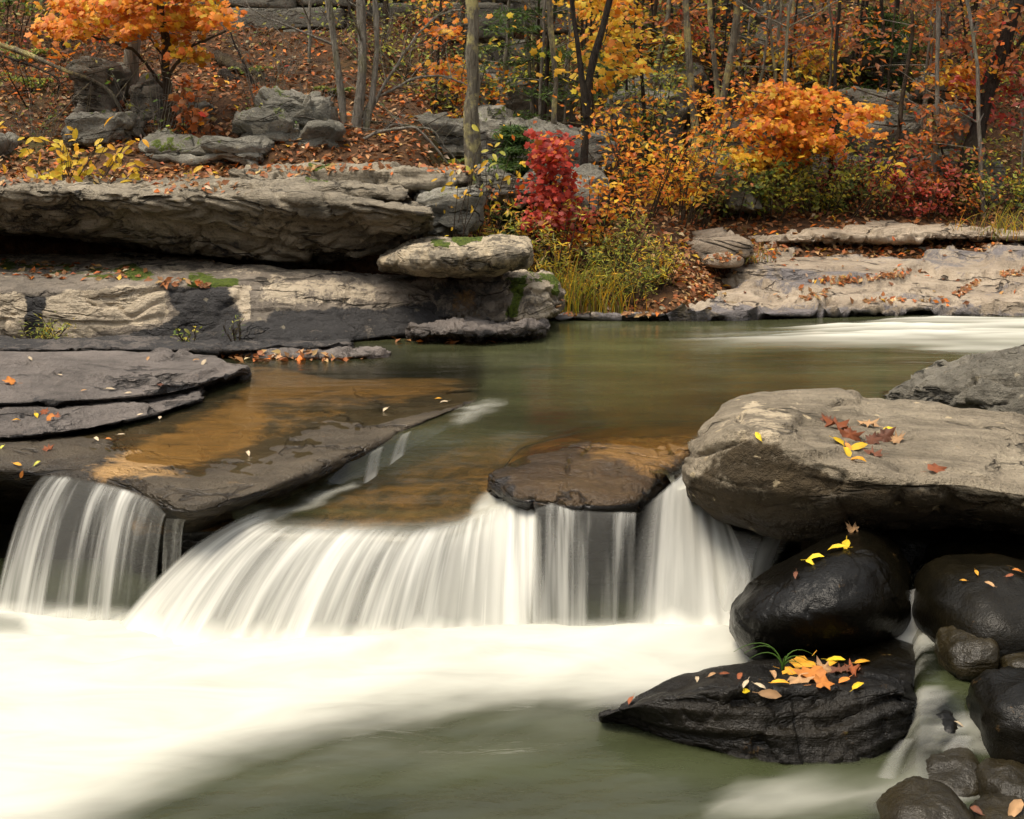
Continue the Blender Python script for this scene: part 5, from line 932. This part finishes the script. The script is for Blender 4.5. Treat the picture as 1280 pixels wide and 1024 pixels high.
# far woodland above the slope and added unseen trees around the camera, one mass
acc = Acc(); la = Acc()
for i in range(120):
    Y = rng.uniform(16.5, 27); x = rng.uniform(-1, 1) * Y * .62; b = np.array([x, Y, float(gz(x, Y)) - .1]); h = rng.uniform(4, 8); T_ = limb(b, b + [rng.normal() * .3, 0, h], 8, .03); acc.tube(T_, np.linspace(rng.uniform(.04, .12), .02, 8), 5)
    n = 360; c = b + np.stack([rng.normal(size=n) * .9, rng.normal(size=n) * .9, rng.uniform(.1, 1.05, n) * h], -1); pl = rng.choice(['rust', 'gold', 'lime', 'dull', 'green', 'lime']); la.leaves(c, .10 * rng.uniform(.6, 1.3, n), upn(n), pal(pl, n) * .9, 'quad')
for i in range(64):  # unseen trees beside and behind the camera, added to block low sky
    a = rng.uniform(0, 2 * np.pi); x = math.cos(a) * rng.uniform(7, 16); Y = math.sin(a) * rng.uniform(7, 16) - 1.5
    if Y > -2 and abs(x) < .55 * Y + 3.5: continue
    b = np.array([x, Y, float(gz(x, Y)) - .1]); h = rng.uniform(5, 9); T_ = limb(b, b + [rng.normal() * .3, 0, h], 8, .03); acc.tube(T_, np.linspace(rng.uniform(.06, .14), .02, 8), 5)
    n = 260; c = b + np.stack([rng.normal(size=n) * 1.1, rng.normal(size=n) * 1.1, rng.uniform(.25, 1.05, n) * h], -1); pl = rng.choice(['rust', 'gold', 'lime', 'dull', 'green']); la.leaves(c, .26 * rng.uniform(.6, 1.3, n), upn(n), pal(pl, n) * .9, 'quad')
wd_ = acc.obj('woodland', M['bark_dark'], None); tag(wd_, 'dense autumn woodland far up the slope and added unseen trees around the camera', 'woodland', None, 'stuff'); tag(la.obj('foliage', M['leaf'], wd_), kind='stuff')

# ------------------------------------------------------------------ leaf litter
bpy.context.view_layer.update(); DG = bpy.context.evaluated_depsgraph_get()
n = 38000; Y = 9.2 + rng.uniform(0, 1, n) ** 1.3 * 7.5; x = rng.uniform(-1, 1, n) * Y * .52; ok = ((Y > 9.95) | (x > -.4)) & ((fbm(np.stack([x * 1.6, Y * 1.6, 0 * x], -1), 3) > -.3) | (rng.uniform(size=n) < .5)); Y = Y[ok]; x = x[ok]; n = len(x)
la = Acc(); z = gz(x, Y); c = np.stack([x, Y, z + rng.uniform(.004, .03, n)], -1); la.leaves(c, .066 * rng.uniform(.5, 1.2, n), rng.normal(size=(n, 3)) * .4 + [0, -.1, 1], pal('litter', n), 'quad')
tag(la.obj('leaf_litter', M['litter'], None), 'brown and rust fallen leaves carpeting the forest floor', 'leaf litter', None, 'stuff')
def hit(u, v):
    d = ray(u, v); h = SC.ray_cast(DG, Vector(CAM), Vector(d).normalized(), distance=60); return (np.array(h[1]), np.array(h[2]), h[4]) if h[0] else None
def scatter(polys, size, label, palette='litter', tpl='quad', dens=None):
    la = Acc(); cs = []; ns = []
    for poly, k in polys:
        P = np.array(poly, float); g = 0
        while k > 0 and g < 4000:
            g += 1; u = rng.uniform(P[:, 0].min(), P[:, 0].max()); v = rng.uniform(P[:, 1].min(), P[:, 1].max())
            if polymask(np.array([u]), np.array([v]), poly, 1)[0] < .5: continue
            h = hit(u, v); k -= 1
            if h is None or h[1][2] < .35: continue
            cs.append(h[0] + h[1] * .008); ns.append(h[1] + rng.normal(size=3) * .25)
    la.leaves(np.array(cs), size * rng.uniform(.55, 1.2, len(cs)), np.array(ns), pal(palette, len(cs)), tpl); return tag(la.obj('leaf_litter', M['litter'], None), label, 'leaf litter', None, 'stuff')
scatter([([(690,375),(860,378),(900,395),(690,398)], 120), ([(850,330),(960,300),(990,310),(900,345),(860,375)], 420), ([(850,380),(900,385),(890,396),(850,396)], 60), ([(840,340),(880,335),(890,385),(845,385)], 220), ([(700,378),(860,372),(860,394),(700,396)], 160), ([(960,298),(1280,296),(1280,306),(960,308)], 260), ([(1000,350),(1070,345),(1140,336),(1130,346),(1040,356)], 130), ([(1190,368),(1225,348),(1225,356),(1200,372)], 60), ([(1000,372),(1040,360),(1030,372),(1010,378)], 50), ([(1080,374),(1185,372),(1185,378),(1080,380)], 50), ([(1080,312),(1115,310),(1115,320),(1085,322)], 30), ([(1250,340),(1280,335),(1280,345),(1255,346)], 40), ([(880,300),(1280,290),(1280,390),(900,390)], 110)], .05, 'dry brown leaves gathered in the cracks of the far bank slab')
scatter([([(0,212),(600,205),(600,216),(300,222),(0,232)], 500), ([(150,226),(300,228),(300,246),(200,244)], 60), ([(0,325),(180,335),(190,352),(60,350),(0,345)], 90), ([(195,348),(260,352),(260,358),(200,357)], 30)], .06, 'dry leaves lying on the ledges of the left bank')
scatter([([(270,446),(360,438),(460,446),(460,452),(300,452)], 70), ([(480,424),(640,420),(640,430),(480,432)], 30)], .06, 'pale fallen leaves along the edge of the pool', 'litter')

# ------------------------------------------------------------------ fallen wood
def branch(name, label, pts, Y, r0, r1, mat, cat='branch', twigs=3):
    W = densify(pxline(pts, Y), 30); acc = Acc(); acc.tube(W, np.linspace(r0, r1, 30) * (1 + .15 * rng.normal(size=30)), 8)
    for k in range(twigs):
        i = rng.integers(8, 29); e = W[i] + rng.normal(size=3) * [.3, .2, .2]; acc.tube(limb(W[i], e, 6, .1), np.linspace(r1 * .7, r1 * .2, 6), 5)
    return tag(acc.obj(name, mat, None), label, cat)
branch('fallen_branch', 'pale lichen covered branch arching across the orange maple roots', [(-20,48,.3),(40,70,.2),(85,90),(118,100),(140,115),(152,140),(160,172,.1)], 10.9, .022, .010, M['bark_lichen'])
branch('fallen_branch', 'thin dark branch below the pale arching branch', [(-20,62,.3),(40,82,.2),(75,98),(72,120)], 11.1, .012, .005, M['bark_dark'])
branch('fallen_log', 'weathered brown log lying down the slope right of the orange maple', [(270,70,.5),(300,88,.2),(335,102),(362,112)], 12.3, .06, .045, M['bark_brown'], 'log', 1)
branch('fallen_log', 'dark rotting log under the weathered log', [(278,92,.3),(300,110,.1),(335,126)], 12.1, .055, .03, M['bark_dark'], 'log', 1)
branch('fallen_branch', 'bare grey stick leaning on the ledge beside the clump', [(430,190),(470,165),(520,158),(545,185),(560,205)], 10.7, .014, .006, M['bark_grey'])
branch('fallen_branch', 'broken stick lying on the leaf carpet below the clump', [(455,150,.3),(500,165,.1),(540,180)], 11.0, .016, .008, M['bark_brown'])

# ------------------------------------------------------------------ single fallen leaves
bpy.context.view_layer.update(); DG = bpy.context.evaluated_depsgraph_get()
def oak():
    R = []
    for k in range(20):
        a = math.pi * 2 * k / 20; t = math.cos(a); r = (0.30 + 0.20 * abs(t) ** 2) * (1.0 if k % 2 == 0 else 0.62); R.append((r * math.sin(a) * 1.05, r * math.cos(a) * 1.1, -.16 * r * (1 if k % 4 else -1.6)))
    return fan([(0, 0, .03)] + R)
TPL['oak'] = oak()
LC = dict(yellow=(.78,.50,.02), gold=(.72,.34,.025), orange=(.62,.22,.04), rust=(.26,.075,.025), brown=(.14,.052,.026), tan=(.45,.26,.12), pale=(.58,.46,.30), lime=(.55,.52,.08))
LM = {}
def hero_leaf(shape, color, i):
    key = (shape, color, i % 5)
    if key not in LM:
        T, TF = TPL[shape]; R = np.array(T); r2 = np.random.default_rng(len(LM)); R[1:, 2] += r2.normal(size=len(R) - 1) * (.018 if shape == 'oval' else .05) + .25 * np.abs(R[1:, 0]) * r2.uniform(-.2, 1) + .12 * R[1:, 1] * r2.uniform(-1, 1); n0 = len(R)
        st_ = np.array([(-.012, -.4, 0), (.012, -.4, 0), (.01, -.72, .03), (-.01, -.72, .03)]); V = np.concatenate([R, st_]); fs = np.concatenate([TF, [[n0, n0 + 1, n0 + 2], [n0, n0 + 2, n0 + 3]]])
        c = np.array(LC[color]) * (0.82 + .18 * (i % 3)); cc = np.tile(c, (len(V), 1)); cc[1:n0] *= r2.uniform(.55, 1.2, (n0 - 1, 1)); cc[0] *= 1.1
        LM[key] = mesh_data('fallen_leaf', V, [fs], M['litter'], colors=np.clip(cc, 0, .85))
    return LM[key]
SHN = {'oval': 'oval leaf', 'maple': 'maple leaf', 'oak': 'oak leaf'}
from mathutils import Quaternion
def lay(u, v, shape, color, px, place, extra='', rot=None, lift=.006, tiltn=.25):
    h = hit(u, v)
    if h is None: return
    p, n, ob = h; dist = float(np.linalg.norm(p - CAM)); size = px * dist / F * 0.78; nn = n * .8 + np.array([0, -.35, .55]) + rng.normal(size=3) * tiltn * .5
    o = link('fallen_leaf', hero_leaf(shape, color, int(rng.integers(5)))); o.location = p + n * (lift + .05 * size); o.rotation_mode = 'QUATERNION'
    o.rotation_quaternion = Vector(nn).to_track_quat('Z', 'Y') @ Quaternion((0, 0, 1), rng.uniform(0, 6.28) if rot is None else rot); o.scale = (size, size, size * rng.uniform(.7, 1.6))
    tag(o, f'{color} {SHN[shape]} {extra}{place}', 'leaf', 'fallen leaves ' + place)
B_ = 'on the large tan boulder'
for a in [(949,546,'oval','yellow',20,'lying alone in a hollow '),(1047,553,'oval','yellow',30,'beside the brown leaves '),(1073,560,'oval','yellow',32,'beside the brown leaves '),(1058,568,'oval','yellow',28,'beside the brown leaves '),(1073,578,'oval','gold',26,'at the foot of the leaf pile '),(1060,560,'oval','orange',20,'within the leaf pile '),
          (1045,535,'oak','rust',48,'in the leaf pile '),(1062,545,'oak','rust',44,'in the leaf pile '),(1085,533,'oak','tan',36,'at the back of the leaf pile '),(1105,548,'oak','brown',46,'in the leaf pile '),(1090,552,'oak','brown',40,'in the leaf pile '),(1122,552,'oak','tan',32,'at the right end of the leaf pile '),(1110,538,'oval','yellow',16,'small, behind the brown leaves '),(1093,570,'oak','brown',32,'below the leaf pile '),(1168,591,'maple','rust',34,'lying by itself '),(1035,528,'oak','brown',30,'in the leaf pile ')]:
    lay(*a[:5], B_, a[5])
B_ = 'on the glossy black boulder'
for a in [(1066,664,'oak','tan',32,''),(1048,688,'oval','yellow',32,'in a pair '),(1058,684,'oval','yellow',32,'in a pair '),(1020,701,'oval','yellow',30,'below the pair '),(1014,705,'oval','yellow',20,'small, below the pair '),(996,721,'oval','brown',18,'')]: lay(*a[:5], B_, a[5])
B_ = 'on the long black rock'
for a in [(1008,832,'maple','gold',46,'at the back of the leaf pile '),(1045,828,'oval','yellow',30,'at the back of the leaf pile '),(1078,830,'oval','gold',26,'at the right of the leaf pile '),(1073,861,'oval','yellow',32,'hanging over the front edge '),(1055,853,'oval','orange',28,'at the front of the leaf pile '),(1015,850,'maple','orange',52,'in the middle of the leaf pile '),(998,852,'maple','tan',46,'in the middle of the leaf pile '),(975,857,'oval','gold',30,'left of the tan leaves '),(935,863,'oval','yellow',20,'at the left of the leaf pile '),(948,860,'oval','pale',22,'curled, left of the pile '),(932,857,'oval','pale',22,'curled, left of the pile '),(962,867,'oval','tan',38,'long and dry, at the front '),(966,846,'oval','tan',26,'beside the grass '),(1030,840,'oak','tan',38,'in the leaf pile '),(1050,840,'oak','brown',36,'in the leaf pile '),(1066,840,'oak','rust',38,'in the leaf pile '),(1040,834,'oval','gold',34,'in the leaf pile '),(985,842,'maple','gold',34,'beside the grass '),(905,845,'oval','rust',18,'small, on the left slope '),(925,848,'oval','rust',22,'small, on the left slope '),(890,846,'oval','tan',16,'small, on the left slope '),(872,852,'oval','pale',16,'small, on the left slope '),(790,878,'oval','rust',20,'at the pointed tip '),(1024,858,'maple','orange',34,'at the front of the leaf pile ')]: lay(*a[:5], B_, a[5])
B_ = 'on the flat topped dark rock'
for a in [(1270,716,'oval','orange',16,''),(1262,722,'oval','rust',14,''),(1237,733,'oval','tan',18,''),(1222,718,'oval','gold',14,''),(1205,728,'oval','gold',12,'')]: lay(*a[:5], B_, a[5])
for a in [(1268,1014,'oval','tan',46,''),(1222,1016,'oval','brown',26,'')]: lay(*a[:5], 'on the stones beside the lower water', a[5])
lay(1196,906,'oval','pale',16,'on the small dark stone')
B_ = 'on the flat grey slab'
for a in [(15,480,'maple','orange',22,''),(12,508,'oak','rust',22,''),(38,450,'oval','pale',12,''),(255,455,'oval','pale',18,''),(245,452,'oval','tan',12,''),(138,488,'oval','pale',16,''),(160,493,'oval','pale',12,''),(105,490,'oval','tan',12,''),(200,484,'oval','brown',22,''),(185,450,'oval','tan',12,''),(75,470,'oval','pale',8,'')]: lay(*a[:5], B_, a[5])
B_ = 'on the wet rock shelf'
for a in [(45,521,'oval','yellow',16,''),(65,525,'maple','orange',20,''),(55,517,'oak','rust',20,''),(72,522,'oak','rust',18,''),(20,527,'oval','gold',12,''),(120,551,'oval','pale',16,''),(135,551,'oval','orange',12,''),(152,545,'oval','pale',14,''),(310,569,'oval','pale',16,''),(22,582,'oval','gold',16,''),(47,581,'oval','lime',14,''),(28,591,'oval','orange',14,''),(3,561,'oval','lime',12,''),(60,563,'oak','rust',20,''),(175,520,'oval','pale',10,''),(555,504,'oval','pale',14,''),(548,500,'oval','gold',12,''),(482,514,'oval','pale',14,''),(200,524,'oval','pale',14,'')]: lay(*a[:5], B_, a[5])
gh = hit(978, 838)
if gh is not None:
    acc = Acc(); b = gh[0]
    for ang, l in [(2.6,.13),(3.0,.10),(.4,.11),(.2,.08),(1.4,.09),(2.9,.15),(.9,.07),(-.3,.06)]:
        t = np.linspace(0, 1, 9); P = b + np.stack([math.cos(ang) * l * .9 * t ** 1.7, .2 * math.sin(ang * 3) * l * t, l * (1.3 * t - 1.0 * t ** 2.4)], -1); acc.tube(P, np.linspace(.0028, .0006, 9), 4); acc.C.append(np.repeat(np.array([[.10,.20,.03]]), 36, 0))
    tag(acc.obj('grass_tuft', M['leaf'], None), 'small green grass tuft behind the leaf pile on the black rock', 'grass')
